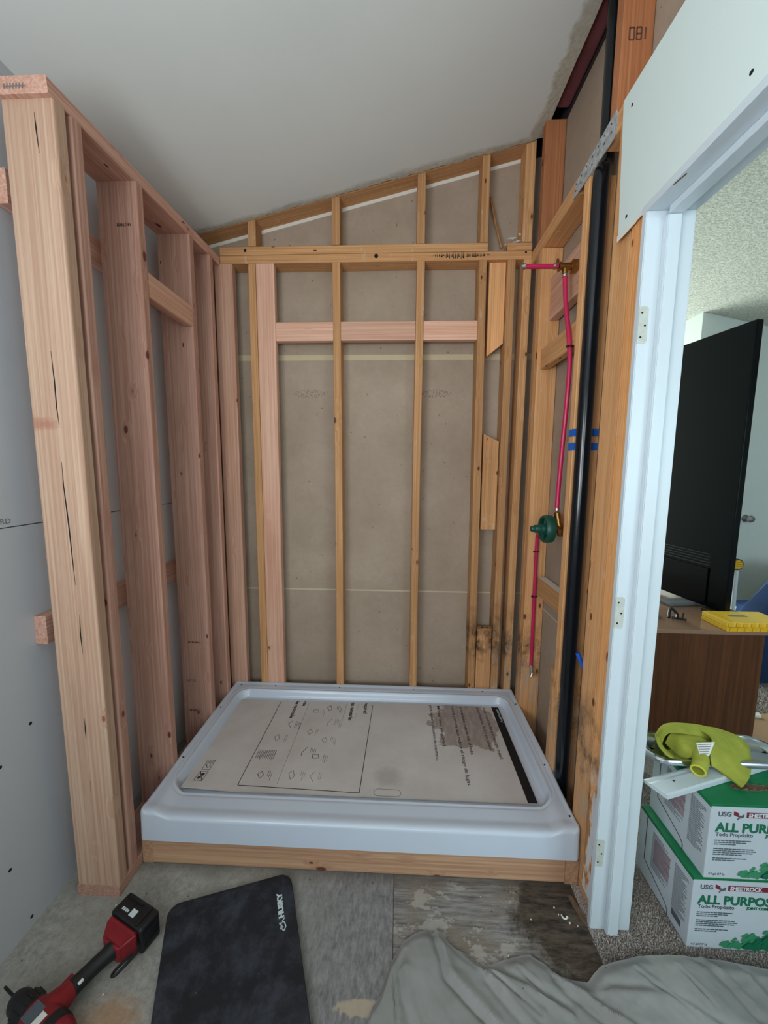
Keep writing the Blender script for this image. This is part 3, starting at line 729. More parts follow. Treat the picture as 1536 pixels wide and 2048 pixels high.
# cripple studs up to the slope
CG = 'short cripple studs under the sloping ceiling'
for x0, x1, lab in ((0.091, 0.130, 'shortest cripple stud, leftmost under the sloping ceiling'), (0.501, 0.539, 'second cripple stud from the left under the slope'),
                    (0.909, 0.947, 'middle cripple stud under the sloping ceiling'), (1.208, 1.245, 'tall cripple stud above the end of the long top plate')):
    board('cripple_stud', x0, x1, 0.0, 0.0855, 2.455, 2.7, 'z', W_OLD, lab, 'stud', CG, top=lambda x, y: cz(x)-0.0005, bev=0.002)
board('cripple_stud', 1.405, 1.452, 0.0, 0.0855, 2.455, 2.8, 'z', W_OLD, 'tallest cripple stud with white paint smears in the right corner', 'stud', CG, top=lambda x, y: cz(x)-0.0005, bev=0.004)
bm = bmesh.new()   # sloping top plate
x0, x1 = -0.255, 1.452
v = [bm.verts.new((xx, yy, cz(xx)+dz)) for dz in (0.0005, 0.040) for xx, yy in ((x0, 0), (x1, 0), (x1, 0.088), (x0, 0.088))]
for q in ((0, 1, 2, 3), (7, 6, 5, 4), (0, 4, 5, 1), (1, 5, 6, 2), (2, 6, 7, 3), (3, 7, 4, 0)): bm.faces.new([v[i] for i in q])
for vv in bm.verts: vv.co -= Vector((x0, 0.044, cz(x0)))
R_ = Matrix.Rotation(PI/2-math.atan(0.233), 3, 'Y')
for vv in bm.verts: vv.co = R_.inverted() @ vv.co
o = frm(bm, 'sloping_plate', W_OLD); o.matrix_basis = Matrix.Translation((x0, 0.044, cz(x0))) @ R_.to_4x4()
tag(o, 'old plate sloping up along the ceiling line of the back wall', 'plate')
# salmon blocks
KG = 'new salmon blocks across the back wall bays'
for x0, x1, lab in ((0.216, 0.502, 'salmon fir block crossing the left bay of the back wall'), (0.541, 0.909, 'salmon fir block crossing the middle bay of the back wall'),
                    (0.948, 1.209, 'salmon fir block crossing the right bay of the back wall')):
    board('blocking', x0, x1, 0.006, 0.044, 2.016, 2.106, 'x', W_BLK, lab, 'block', KG)
tubeo('splinter_stick', [(1.262, 0.06, 2.69), (1.29, 0.055, 2.57), (1.322, 0.05, 2.456)], 0.006, W_STICK, seg=6)
tag(C.objects['splinter_stick'], 'thin splintered stick leaning in the gap above the top plate', 'stick')
bm = bmesh.new()
for k in range(7):
    x = 1.345+k*0.012; z = 2.452+0.02*math.sin(k*1.3)+0.008*k; a = random.uniform(0, 3)
    vs = [bm.verts.new((x+0.016*math.cos(a+q*2.1), 0.03+0.012*math.sin(a+q*1.7), z+0.012*math.sin(a+q*2.1)+0.012)) for q in range(3)]
    f = bm.faces.new(vs)
    e = bmesh.ops.extrude_face_region(bm, geom=[f])
    for g in e['geom']:
        if isinstance(g, bmesh.types.BMVert): g.co.y += 0.0015
pp = frm(bm, 'paper_scraps', M_PAPER); pp.location = (0, 0.0, -0.004)
tag(pp, 'torn white paper scraps on the short top plate offcut', 'paper')

# ------------------------------------------------------------------ right wall framing
RG = 'studs of the right wall'
XR = 1.455
def rstud(y0, y1, lab, x0=XR, x1=1.544, z0=0.039, z1=2.350, mat=None, lean=(0, 0), bow=0, bev=0.003, nm='wall_stud', grp=RG, cat='stud'):
    return board(nm, x0, x1, y0, y1, z0, z1, 'z', mat or W_OLDR, lab, cat, grp, lean=lean, bow=bow, bev=bev)
board('bottom_plate', XR, 1.544, -0.552, 0.0, 0, 0.038, 'y', W_OLD, 'old bottom plate of the right wall beside the shower pan', 'plate')
board('bottom_plate', XR, 1.544, -0.896, -0.610, 0, 0.038, 'y', W_OLD, 'short bottom plate under the studs beside the door frame', 'plate')
rstud(-0.099, -0.062, 'weathered narrow stud edge in the right back corner', mat=W_OLD, x0=1.455)
cs = rstud(-0.140, -0.1005, 'wide cracked board stud in the right corner behind the red pipes', mat=W_OLDR)
rstud(-0.548, -0.511, 'old orange stud wrapped with blue tape, left of the black pipe', lean=(0, 0.0))
rstud(-0.811, -0.722, 'flat pale orange stud between the black pipe and the door frame', x1=1.493, z1=2.350)
rstud(-0.891, -0.825, 'orange trimmer stud against the white door frame, paint smeared low', x0=1.449, x1=1.491, z1=2.350, mat=W_TRIMR)
rstud(-0.509, -0.475, 'short mouldy sister stud at the foot of the taped stud', z1=0.60, mat=W_OLD)
rp1 = board('top_plate', XR-0.001, 1.544, -0.462, 0.0, 2.3525, 2.408, 'y', W_OLDR, 'old plate running along the right wall into the back corner', 'plate', bev=0.004)
board('top_plate', XR-0.001, 1.544, -1.70, -0.640, 2.3525, 2.408, 'y', W_OLDR, 'old plate over the door, notched off at the black pipe', 'plate', bev=0.004)
board('door_header', 1.456, 1.544, -1.70, -0.900, 2.06, 2.20, 'y', W_OLDR, 'timber header hidden behind the drywall above the door', 'header')
# galvanised strap bridging the notch
bm = bmesh.new()
pz = [(-0.436, 2.350), (-0.444, 2.396), (-0.700, 2.418), (-0.706, 2.400), (-0.706, 2.365), (-0.690, 2.345)]
a = [bm.verts.new((1.4515, y, z)) for y, z in pz]; b = [bm.verts.new((1.4538, y, z)) for y, z in pz]
bm.faces.new(a); bm.faces.new(list(reversed(b)))
for i in range(6): bm.faces.new((a[i], b[i], b[(i+1) % 6], a[(i+1) % 6]))
st = frm(bm, 'metal_strap', M_GALV); tag(st, 'grey galvanised strap nailed across the plate notch above the black pipe', 'strap')
for k in range(7):
    for dz in (0.010, 0.032):
        bm = bmesh.new(); disc(bm, (1.4505, -0.455-k*0.037, 2.357+dz+k*0.0015), 0.0028, 0.0012, 'x', 8); frm(bm, 'nail', M_SCREW, st)
bm = bmesh.new(); bx(bm, 1.4508, 1.4518, -0.69, -0.45, 2.3765, 2.3785, 0.0004, 1); frm(bm, 'rib', M_GALV, st)
# upper studs
UG = 'red-brown upper studs above the right wall plate'
board('upper_stud', 1.456, 1.544, -0.100, -0.062, 2.4095, 2.888, 'z', W_RED, 'red-brown upper stud standing on the plate in the corner', 'stud', UG)
us = board('upper_stud', 1.456, 1.544, -0.692, -0.654, 2.4095, 3.33, 'z', W_RED, 'red-brown upper stud with a faded ink stamp beside the vent pipe', 'stud', UG)
bm = bmesh.new(); random.seed(12)
for cx0 in (0, 0.02, 0.038):
    for r_ in ([(0, 0), (0, 0.03), (0.013, 0.03), (0.013, 0), (0, 0)] if cx0 != 0.038 else [(0.006, 0), (0.006, 0.03)],):
        pline(bm, r_, 0.0045, (1, 0, 0), (0, 0, 1), (1.476+cx0, -0.6924, 2.60), 0.0003)
pline(bm, [(0, 0.015), (0.013, 0.015)], 0.0045, (1, 0, 0), (0, 0, 1), (1.496, -0.6924, 2.60), 0.0003)
frm(bm, 'ink_stamp', flat('faded_ink', srgb(104, 66, 50), 0.9), us)
board('insulation_batt', 1.484, 1.5445, -0.500, -0.125, 2.912, 3.01, 'y', M_INSUL, 'dark maroon insulation batt up in the open ceiling slot', 'insulation', bev=0.02)
# blocks in the stud bay
o = board('blocking', 1.497, 1.535, -0.5095, -0.1415, 2.045, 2.225, 'y', W_BLK, 'new salmon block carrying the brass shower elbow', 'block')
o = board('blocking', 1.470, 1.508, -0.5095, -0.1415, 1.835, 1.925, 'y', W_OLDR, 'old orange block beside the bend of the red pipe', 'block', bev=0.006)
o = board('blocking', 1.503, 1.541, -0.5095, -0.165, 0.790, 0.878, 'y', W_OLD, 'low dusty block with a grey top, below the green valve guard', 'block')
bm = bmesh.new()
bx(bm, 1.505, 1.539, -0.505, -0.168, 0.8781, 0.8792, 0.0004, 1); frm(bm, 'dust_layer', M_GYP, o)

# ------------------------------------------------------------------ pipes
pr = empty('drain_vent_pipe', (1.476, -0.580, 0), label='black plastic vent pipe standing by the taped stud, rising past the strap', cat='pipe')
tubeo('lower_pipe', [(1.476, -0.580, 0.0), (1.476, -0.580, 1.2), (1.476, -0.580, 2.30)], 0.0245, M_ABS, pr, 24)
tubeo('pipe_elbow', spline([(1.476, -0.580, 2.285), (1.477, -0.580, 2.325), (1.485, -0.570, 2.348), (1.497, -0.556, 2.362), (1.505, -0.545, 2.385), (1.507, -0.540, 2.42)], 6), 0.0245, M_ABS, pr, 24)
tubeo('upper_pipe', [(1.507, -0.540, 2.40), (1.507, -0.530, 3.33)], 0.0215, M_ABS, pr, 24)
# blue tape: two strips round the stud
for z in (1.505, 1.4565):
    bm = bmesh.new(); bx(bm, XR-0.0012, XR-0.0004, -0.5488, -0.5125, z, z+0.0255); bx(bm, XR-0.0012, 1.541, -0.5494, -0.5486, z, z+0.0255)
    o = frm(bm, 'masking_tape', M_TAPE)
    tag(o, ('upper' if z > 1.48 else 'lower')+' of two blue tape strips wrapped on the stud behind the pipe', 'tape', 'blue tape strips')
# upper red pipe: capped stub, brass elbow, long bowed run to the valve
TE = Vector((1.447, -0.400, 2.144))
rp = empty('shower_riser', (TE.x, TE.y, 1.21), label='red shower riser with brass elbow and capped stub above the green valve', cat='pipe')
tubeo('stub_pipe', [(1.300, -0.400, 2.146), (1.425, -0.400, 2.145)], 0.0085, M_PEX, rp)
tubeo('riser_pipe', spline([(1.452, -0.400, 2.115), (1.455, -0.418, 2.00), (1.458, -0.468, 1.82), (1.459, -0.470, 1.68), (1.459, -0.452, 1.48), (1.459, -0.440, 1.33), (1.459, -0.436, 1.225)], 8), 0.0085, M_PEX, rp)
bm = bmesh.new()
tube(bm, [TE+Vector((-0.018, 0, 0)), TE+Vector((0.030, 0, 0.001))], 0.0125, 16); tube(bm, [TE+Vector((0.004, 0, -0.002)), TE+Vector((0.004, 0, -0.026))], 0.010, 14)
tube(bm, [TE+Vector((-0.020, 0, 0)), TE+Vector((-0.015, 0, 0))], 0.0165, 16)
bx(bm, TE.x+0.026, TE.x+0.050, TE.y-0.014, TE.y+0.014, TE.z-0.02, TE.z+0.02, 0.003)
frm(bm, 'brass_elbow', M_BRASS, rp, True)
def crimp(c, axis, parent):
    c = Vector(c); d = {'x': Vector((1, 0, 0)), 'z': Vector((0, 0, 1))}[axis]
    bm = bmesh.new(); tube(bm, [c-d*0.005, c-d*0.004, c+d*0.004, c+d*0.005], 0.0105, 16, radii=[0.0095, 0.0106, 0.0106, 0.0095])
    bx(bm, c.x-0.003, c.x+0.003, c.y-0.016, c.y-0.008, c.z-0.003, c.z+0.003, 0.001)
    return frm(bm, 'crimp_ring', M_STEEL, parent, True)
crimp((1.300, -0.400, 2.146), 'x', rp); crimp((1.413, -0.400, 2.145), 'x', rp); crimp((1.452, -0.400, 2.112), 'z', rp); crimp((1.459, -0.436, 1.232), 'z', rp)
bm = bmesh.new(); tube(bm, [(1.289, -0.400, 2.146), (1.297, -0.400, 2.146)], 0.011, 12); frm(bm, 'end_plug', M_STEEL, rp, True)
def tie(c, parent, yy):
    bm = bmesh.new(); tube(bm, [(c[0]+0.0105*math.cos(a*PI/8), c[1]+0.0105*math.sin(a*PI/8), c[2]) for a in range(16)], 0.0028, 6, closed=True)
    bx(bm, c[0]-0.016, c[0]-0.008, c[1]-0.008, c[1]-0.001, c[2]-0.004, c[2]+0.004, 0.001)
    return frm(bm, 'cable_tie', M_BLKP, parent, True)
tie((1.458, -0.469, 1.835), rp, 0)
# mixing valve with round green plaster guard
VC = Vector((1.470, -0.430, 1.158))
vv_ = empty('shower_valve', VC, label='brass mixing valve behind a round dark green plaster guard', cat='valve')
bm = bmesh.new()
tube(bm, [VC+Vector((0.012, 0, -0.034)), VC+Vector((0.012, 0, -0.02)), VC+Vector((0.008, 0, 0)), VC+Vector((0.0, 0, 0.02)), VC+Vector((-0.008, -0.004, 0.062))], 0.014, 16, radii=[0.012, 0.016, 0.022, 0.016, 0.0115])
tube(bm, [VC+Vector((0.0, -0.034, -0.004)), VC+Vector((0, 0.034, -0.004))], 0.0125, 14)
tube(bm, [VC+Vector((-0.03, 0, 0)), VC+Vector((0.02, 0, 0))], 0.016, 16)
frm(bm, 'valve_body', M_BRASS, vv_, True)
bm = bmesh.new(); tube(bm, [VC+Vector((-0.007, -0.0385, -0.010)), VC+Vector((-0.007, -0.030, -0.010))], 0.0075, 12); frm(bm, 'stop_screw', M_STEEL, vv_, True)
bm = bmesh.new(); tube(bm, [(1.498, -0.445, 1.172), (1.508, -0.445, 1.172)], 0.062, 26); frm(bm, 'backing_plate', W_BLK, vv_)
# guard: flared ring with spokes and a stepped boss pointing into the room
GC = Vector((0, -0.430, 1.152)); bm = bmesh.new(); n = 36
prof = [(1.443, 0.046), (1.443, 0.054), (1.425, 0.0565), (1.413, 0.054), (1.409, 0.050), (1.413, 0.044), (1.430, 0.043), (1.443, 0.046)]
rings = [[bm.verts.new((x, GC.y+r*math.cos(2*PI*k/n), GC.z+r*math.sin(2*PI*k/n))) for k in range(n)] for x, r in prof[:-1]]
for i in range(len(rings)):
    A, B = rings[i], rings[(i+1) % len(rings)]
    for k in range(n): bm.faces.new((A[k], A[(k+1) % n], B[(k+1) % n], B[k]))
gd = frm(bm, 'plaster_guard', M_GREEN, vv_, True)
bm = bmesh.new()
tube(bm, [(1.442, GC.y, GC.z), (1.408, GC.y, GC.z), (1.404, GC.y, GC.z), (1.402, GC.y, GC.z), (1.380, GC.y, GC.z), (1.377, GC.y, GC.z), (1.376, GC.y, GC.z), (1.366, GC.y, GC.z), (1.364, GC.y, GC.z)], 0.02, 24,
     radii=[0.022, 0.021, 0.020, 0.0165, 0.0160, 0.0145, 0.0120, 0.0115, 0.010])
frm(bm, 'guard_boss', M_GREEN, vv_, True)
for a in (0.3, 0.3+PI/2, 0.3+PI, 0.3+1.5*PI):
    bm = bmesh.new(); c, s_ = math.cos(a), math.sin(a)
    bx(bm, 1.414, 1.424, -0.009, 0.009, 0.016, 0.046, 0.002)
    for v in bm.verts: y, z = v.co.y, v.co.z; v.co.y = GC.y+y*c-z*s_; v.co.z = GC.z+y*s_+z*c
    frm(bm, 'spoke', M_GREEN, vv_)
# lower red pipe on the cracked corner stud
lpz = empty('tub_feed_pipe', (1.495, -0.152, 0.42), label='lower red pipe tied to the corner stud, running down from the valve', cat='pipe')
tubeo('feed_pipe', spline([(1.462, -0.400, 1.12), (1.474, -0.300, 1.112), (1.489, -0.175, 1.09), (1.492, -0.155, 1.03), (1.494, -0.152, 0.80), (1.497, -0.152, 0.42)], 8), 0.0085, M_PEX, lpz)
tie((1.492, -0.153, 1.000), lpz, 0); tie((1.494, -0.152, 0.780), lpz, 0)
crimp((1.497, -0.152, 0.425), 'z', lpz)
bm = bmesh.new(); tube(bm, spline([(1.497, -0.152, 0.42), (1.500, -0.160, 0.39), (1.492, -0.166, 0.375)], 4), 0.004, 8); frm(bm, 'metal_tail', M_STEEL, lpz, True)
tubeo('blue_pipe', [(1.476, -0.640, 0.742), (1.502, -0.662, 0.672), (1.512, -0.672, 0.64)], 0.0075, M_PEXB)
tag(C.objects['blue_pipe'], 'bit of bright blue pipe showing low between the black pipe and flat stud', 'pipe')

# ------------------------------------------------------------------ shower pan
def sm(a, b, x):
    t = min(1, max(0, (x-a)/(b-a))); return t*t*(3-2*t)
PX0, PX1, PY0, PY1 = -0.051, 1.453, -0.803, -0.002
def panz(x, y):
    dl, dr, db, df = x-PX0, PX1-x, PY1-y, y-PY0
    # inner basin as a rounded rectangle distance
    ix0, ix1, iy0, iy1, R_ = PX0+0.066, PX1-0.066, PY0+0.128, PY1-0.080, 0.04
    qx = max(ix0+R_-x, x-(ix1-R_), 0); qy = max(iy0+R_-y, y-(iy1-R_), 0)
    d = math.hypot(qx, qy)-R_               # >0 outside the basin
    if qx == 0 and qy == 0: d = max(ix0-x, x-ix1, iy0-y, y-iy1)
    led = sm(0.0, 0.022, d)
    zf = 0.1655
    e = min(dl, dr, db)
    ridge = 0.2035+0.004*sm(0.02, 0.006, e)
    thr = 0.186                                # front threshold top
    side = max(sm(0.105, 0.045, dl), sm(0.105, 0.045, dr))
    back = sm(0.10, 0.20, df)
    z_out = thr+(ridge-thr)*max(side, back*1.0 if y > iy0+R_ else sm(0.128, 0.20, df))
    if df < 0.05: z_out += 0.004*sm(0.05, 0.02, df)
    z = zf+(z_out-zf)*led
    # shallow groove inside the ledge
    z -= 0.0022*math.exp(-((d-0.030)/0.004)**2)
    # rounded nose
    r_ = 0.015
    if df < r_: z -= r_-math.sqrt(max(0, r_*r_-(r_-df)**2))
    for dd in (dl, dr):
        if dd < 0.012 and df < 0.3: z -= (0.012-math.sqrt(max(0, 0.012**2-(0.012-dd)**2)))*0.8*sm(0.3, 0.1, df)
    return z
bm = bmesh.new()
def steps(a, b, fine, coarse, edge):
    out = [a]; x = a
    while x < b-1e-6:
        s_ = fine if (x-a < edge or b-x < edge) else coarse
        x = min(b, x+s_); out.append(x)
    return out
xs = steps(PX0, PX1, 0.004, 0.03, 0.12); ys = [PY0+q for q in (0, 0.0004, 0.0012, 0.0025, 0.0045, 0.007, 0.0105, 0.015, 0.0215)]+[PY0+0.0215+0.004*k for k in range(1, 48)]
y = ys[-1]
while y < PY1-0.12: y += 0.03; ys.append(y)
while y < PY1-0.004: y += 0.004; ys.append(y)
ys[-1] = PY1
# front corners rounded in plan
def px(x, y):
    r_ = 0.03; df = y-PY0
    if df < r_:
        k = r_-math.sqrt(r_*r_-(r_-df)**2)
        cx = (PX0+PX1)/2; return cx+(x-cx)*(1-k/((PX1-PX0)/2)*0.6)
    return x
G = [[bm.verts.new((px(x, y), y, panz(x, y))) for x in xs] for y in ys]
for j in range(len(ys)-1):
    for i in range(len(xs)-1): bm.faces.new((G[j][i], G[j][i+1], G[j+1][i+1], G[j+1][i]))
# skirt all round
loop = G[0]+[G[j][-1] for j in range(1, len(ys))]+list(reversed(G[-1][:-1]))+[G[j][0] for j in range(len(ys)-2, 0, -1)]
prev = loop
for dz, off in ((0.003, 0), (0.010, 0.0005), (None, 0.004)):
    cur = []
    for v in loop:
        x, y, z = v.co
        zt = (0.103 if y < PY0+0.03 else 0.098) if dz is None else z-dz
        yy = y-off if y < PY0+0.03 else y
        cur.append(bm.verts.new((x, yy, zt)))
    for i in range(len(loop)):
        k = (i+1) % len(loop); bm.faces.new((prev[i], prev[k], cur[k], cur[i]))
    prev = cur
bm.faces.new(list(reversed(prev)))
pan = frm(bm, 'shower_pan', M_PAN, None, True)
for v in pan.data.vertices: v.co -= Vector((0.70, -0.4, 0.098))
pan.location = (0.70, -0.4, 0.098)
tag(pan, 'white acrylic shower pan with raised rim, resting on a timber base', 'shower pan')
for x, y in ((-0.015, -0.030), (0.174, -0.028), (0.526, -0.028), (0.927, -0.028), (1.294, -0.026), (-0.036, -0.226), (-0.036, -0.551), (1.440, -0.129), (1.436, -0.52), (1.436, -0.745)):
    z = panz(x, y); bm = bmesh.new(); disc(bm, (x, y, z-0.001), 0.0042, 0.003, 'z', 12, 0.0030); frm(bm, 'screw', M_SCREW, pan)
# protection card with printed instructions
CX0, CX1, CY0, CY1, CZ = 0.020, 1.360, -0.668, -0.104, 0.1662
bm = bmesh.new(); nx, ny = 60, 24
def cardz(x, y):
    l = 0.010*sm(0.22, 0.0, x-CX0)*sm(0.10, 0.0, y-CY0)+0.003*math.sin(x*5.1)*math.sin(y*7)*sm(0, 0.1, y-CY0)
    return CZ+0.0045+max(l, -0.003)
top_ = [[bm.verts.new((CX0+(CX1-CX0)*i/nx, CY0+(CY1-CY0)*j/ny, cardz(CX0+(CX1-CX0)*i/nx, CY0+(CY1-CY0)*j/ny))) for i in range(nx+1)] for j in range(ny+1)]
bot_ = [[bm.verts.new((v.co.x, v.co.y, v.co.z-0.003)) for v in r_] for r_ in top_]
for j in range(ny):
    for i in range(nx):
        bm.faces.new((top_[j][i], top_[j][i+1], top_[j+1][i+1], top_[j+1][i])); bm.faces.new((bot_[j][i], bot_[j+1][i], bot_[j+1][i+1], bot_[j][i+1]))
for j in range(ny):
    bm.faces.new((top_[j][0], top_[j+1][0], bot_[j+1][0], bot_[j][0])); bm.faces.new((top_[j][nx], bot_[j][nx], bot_[j+1][nx], top_[j+1][nx]))
for i in range(nx):
    bm.faces.new((top_[0][i], bot_[0][i], bot_[0][i+1], top_[0][i+1])); bm.faces.new((top_[ny][i], top_[ny][i+1], bot_[ny][i+1], bot_[ny][i]))
card = frm(bm, 'protection_card', M_CARD); tag(card, 'printed beige protection card with a dried puddle, lying in the shower pan', 'cardboard')
def settle(o):   # let the print follow the card surface
    b0 = CZ+0.006-o.location.z
    for v in o.data.vertices:
        p = o.location+v.co; v.co.z = cardz(p.x, p.y)+0.0003+max(0, v.co.z-b0)*0.5-o.location.z
def subdiv(bm):
    es = [e for e in bm.edges if e.calc_length() > 0.06]
    if es: bmesh.ops.subdivide_edges(bm, edges=es, cuts=8)
XD, YD = (0, -1, 0), (1, 0, 0)      # print reads towards the camera
def cprint(pts, w_, mat=M_INK, nm='printed_line'):
    bm = bmesh.new(); pline(bm, [(-y, x) for x, y in pts], w_, XD, YD, (0, 0, CZ+0.006)); subdiv(bm)
    o = frm(bm, nm, mat, card); settle(o)
def ctext(s, x, y, size, sx=1.0, bold=0.0, mat=M_INK, align='LEFT', maxw=None):
    o = text('printed_text', s, size, mat, card, (x, y, CZ+0.006), XD, YD, sx, bold, align, 0.0002); settle(o)
cprint([(0.231, -0.118), (0.229, -0.640), (0.700, -0.652), (0.714, -0.125)], 0.0028)
cprint([(0.381, -0.118), (0.378, -0.628)], 0.0014, M_INKG)
cprint([(0.578, -0.118), (0.572, -0.30)], 0.0014, M_INKG)
cprint([(0.640, -0.118), (0.636, -0.23)], 0.0010, M_INKG)
ctext('required', 0.672, -0.106, 0.026, 0.95, 0.0009)
ctext('tas necesarias', 0.603, -0.106, 0.028, 0.9, 0.0009)
ctext('rials', 0.352, -0.106, 0.024, 0.95, 0.0009)
ctext('les opcionales', 0.312, -0.106, 0.026, 0.92, 0.0009)
for s, x, y1 in (('para requiere ubicacion de mortero.', 1.006, -0.48), ('Mortar bed required.', 1.044, -0.40), ('mezcla con una base reduce el riesgo de fugas.', 1.117, -0.60),
                 ('of installation reduces risk of leaks.', 1.159, -0.44), ('extendedores, facil y sin relleno', 1.245, -0.41), ('studs, must be flat and straight install.', 1.277, -0.46)):
    L = -0.112-y1
    cu = bpy.data.curves.new('m', 'FONT'); cu.body = s; cu.size = 0.020; tmp = bpy.data.objects.new('m', cu); C.objects.link(tmp); bpy.context.view_layer.update()
    wd = tmp.dimensions.x; bpy.data.objects.remove(tmp); ctext(s, x, -0.112, 0.020, L/wd, 0.0002)
random.seed(5)
def icon(x, y, k):
    bm = bmesh.new()
    for r_ in range(random.randint(2, 4)):
        L = random.uniform(0.025, 0.05); pline(bm, [(0.004*r_, 0.0075*r_+0.006), (0.004*r_+L, 0.0075*r_+0.006)], 0.0016, XD, YD, (x, y, CZ+0.006))
    sh = [[(0.0, -0.03), (0.03, -0.018), (0.045, -0.03), (0.016, -0.044), (0, -0.03)], [(0, -0.012), (0.035, -0.03), (0.052, -0.026)], [(0.005, -0.02), (0.02, -0.034), (0.04, -0.02), (0.024, -0.010), (0.005, -0.02)],
          [(0, -0.02), (0.02, -0.014), (0.022, -0.04), (0.002, -0.044), (0, -0.02)], [(0.0, -0.015), (0.02, -0.03), (0.045, -0.012)]][k % 5]
    pline(bm, sh, 0.0022, XD, YD, (x, y, CZ+0.006))
    o = frm(bm, 'tool_pictogram', M_INKG if k % 3 else M_INK, card); settle(o)
for k, (x, y) in enumerate([(0.528, -0.134), (0.536, -0.235), (0.536, -0.36), (0.525, -0.47), (0.526, -0.565), (0.453, -0.56), (0.461, -0.43), (0.458, -0.31), (0.462, -0.17), (0.349, -0.26), (0.327, -0.355), (0.292, -0.46), (0.321, -0.567)]): icon(x, y, k)
bm = bmesh.new()   # block of small print beside one pictogram
for k in range(11): pline(bm, [(0, 0.0075*k), (0.05, 0.0075*k)], 0.003, XD, YD, (0.245, -0.455, CZ+0.006))
o = frm(bm, 'small_print', M_INKG, card); settle(o)
for j, yy in enumerate((-0.545, -0.605)):   # two little handling signs
    bm = bmesh.new(); sq = [(0, 0), (0.050, 0), (0.050, 0.032), (0, 0.032), (0, 0)]
    pline(bm, sq, 0.002, XD, YD, (0.052, yy+0.022, CZ+0.006))
    if j: pline(bm, [(0, 0), (0.05, 0.032)], 0.003, XD, YD, (0.052, yy+0.022, CZ+0.006)); ppoly(bm, [(0.008, 0.012), (0.02, 0.01), (0.024, 0.022), (0.01, 0.026)], XD, YD, (0.052, yy+0.022, CZ+0.006)); ppoly(bm, [(0.026, 0.006), (0.04, 0.006), (0.042, 0.014), (0.03, 0.018)], XD, YD, (0.052, yy+0.022, CZ+0.006))
    else:
        for q in range(5): pline(bm, [(0.006, 0.006+q*0.005), (0.02, 0.006+q*0.005)], 0.002, XD, YD, (0.052, yy+0.022, CZ+0.006))
        pline(bm, [(0.022, 0.006), (0.04, 0.016), (0.034, 0.027), (0.022, 0.02)], 0.0025, XD, YD, (0.052, yy+0.022, CZ+0.006))
    o = frm(bm, 'handling_sign', M_INK, card); settle(o)
bm = bmesh.new(); ppoly(bm, [(0.106, 1.323), (0.666, 1.323), (0.666, 1.3585), (0.106, 1.3585)], XD, YD, (0, 0, CZ+0.006)); subdiv(bm)
o = frm(bm, 'black_band', M_HOLE, card); settle(o)
bm = bmesh.new()
for k in range(9): pline(bm, [(0.13+0.011*k, 1.342), (0.137+0.011*k, 1.352)], 0.003, XD, YD, (0, 0, CZ+0.0066)); 
o = frm(bm, 'band_lettering', M_WHITE, card)
for v in o.data.vertices: v.co.z += 0.0002
bm = bmesh.new(); pts = []
for k in range(33):
    a = 2*PI*k/32; sx_ = 0.034 if math.cos(a) > 0 else -0.034
    pts.append((0.646+0.016*math.sin(a), 0.806+sx_+0.017*math.cos(a)))
bm.free(); bm = bmesh.new(); pline(bm, pts, 0.0018, XD, YD, (0, 0, CZ+0.006)); o = frm(bm, 'drain_outline', M_INKG, card); settle(o)
# timber base under the pan
BGp = 'timber base under the shower pan'
board('base_rail', -0.012, 1.408, -0.792, -0.754, 0, 0.0885, 'x', W_BASE, 'long knotty front rail under the shower pan', 'board', BGp, bev=0.004)
board('base_rail', -0.050, -0.0125, -0.792, -0.01, 0, 0.0885, 'y', W_BASE, 'left end rail of the timber base under the pan', 'board', BGp)
board('base_rail', 1.4085, 1.4515, -0.795, -0.01, 0, 0.0885, 'y', W_BASE, 'right end rail of the timber base under the pan', 'board', BGp)

# ------------------------------------------------------------------ kneeling mat
TL, TR = Vector((0.130, -0.934, 0)), Vector((0.484, -0.818, 0))
DL, DR = Vector((0.40, -0.90, 0)), Vector((0.40, -0.917, 0))
BL, BR = TL+DL*0.53, TR+DR*0.55
def q4(u, v): return TL*(1-u)*(1-v)+TR*u*(1-v)+BL*(1-u)*v+BR*u*v
pts = []
for (cu, cv, a0) in ((1, 0, 0), (0, 0, PI/2), (0, 1, PI), (1, 1, 1.5*PI)):
    ru, rv = (0.10, 0.065) if cv == 0 else (0.08, 0.06)
    cx = cu-ru if cu else ru; cy = cv+rv if cv == 0 else cv-rv
    for k in range(9):
        a = a0+k*PI/16; pts.append(q4(cx+ru*math.cos(a), cy-rv*math.sin(a)))
bm = bmesh.new(); cen = sum(pts, Vector())/len(pts); n = len(pts); rings = []
for sc, z in ((0.992, 0.0), (1.0, 0.004), (1.0, 0.018), (0.996, 0.0225), (0.986, 0.0245), (0.955, 0.0245), (0.6, 0.0245), (0.2, 0.0245)):
    rings.append([bm.verts.new(cen+(p-cen)*sc+Vector((0, 0, z+(0.0008*noise.noise((p*sc)*8) if sc < 0.97 else 0)))) for p in pts])
for A, B in zip(rings[:-1], rings[1:]):
    for k in range(n): bm.faces.new((A[k], A[(k+1) % n], B[(k+1) % n], B[k]))
bm.faces.new(list(reversed(rings[0]))); bm.faces.new(rings[-1])
for v in bm.verts: v.co -= cen
mat_ = frm(bm, 'kneeling_mat', M_MAT, None, True); mat_.location = cen
tag(mat_, 'black foam kneeling mat with white lettering, dusty, on the floor', 'mat')
ux = (TR-BR).normalized(); uy = Vector((0, 0, 1)).cross(ux)
t0 = Vector((0.501, -0.949, 0.0252))
text('lettering', 'HUSKY', 0.0205, M_WHITE, mat_, t0, ux, uy, 1.08, 0.0012)
bm = bmesh.new()   # little sled-dog head mark before the word
O = t0-ux*0.036
pline(bm, [(0.0, 0.004), (0.010, -0.003), (0.022, 0.000), (0.026, 0.006), (0.034, -0.002)], 0.0028, ux, uy, O)
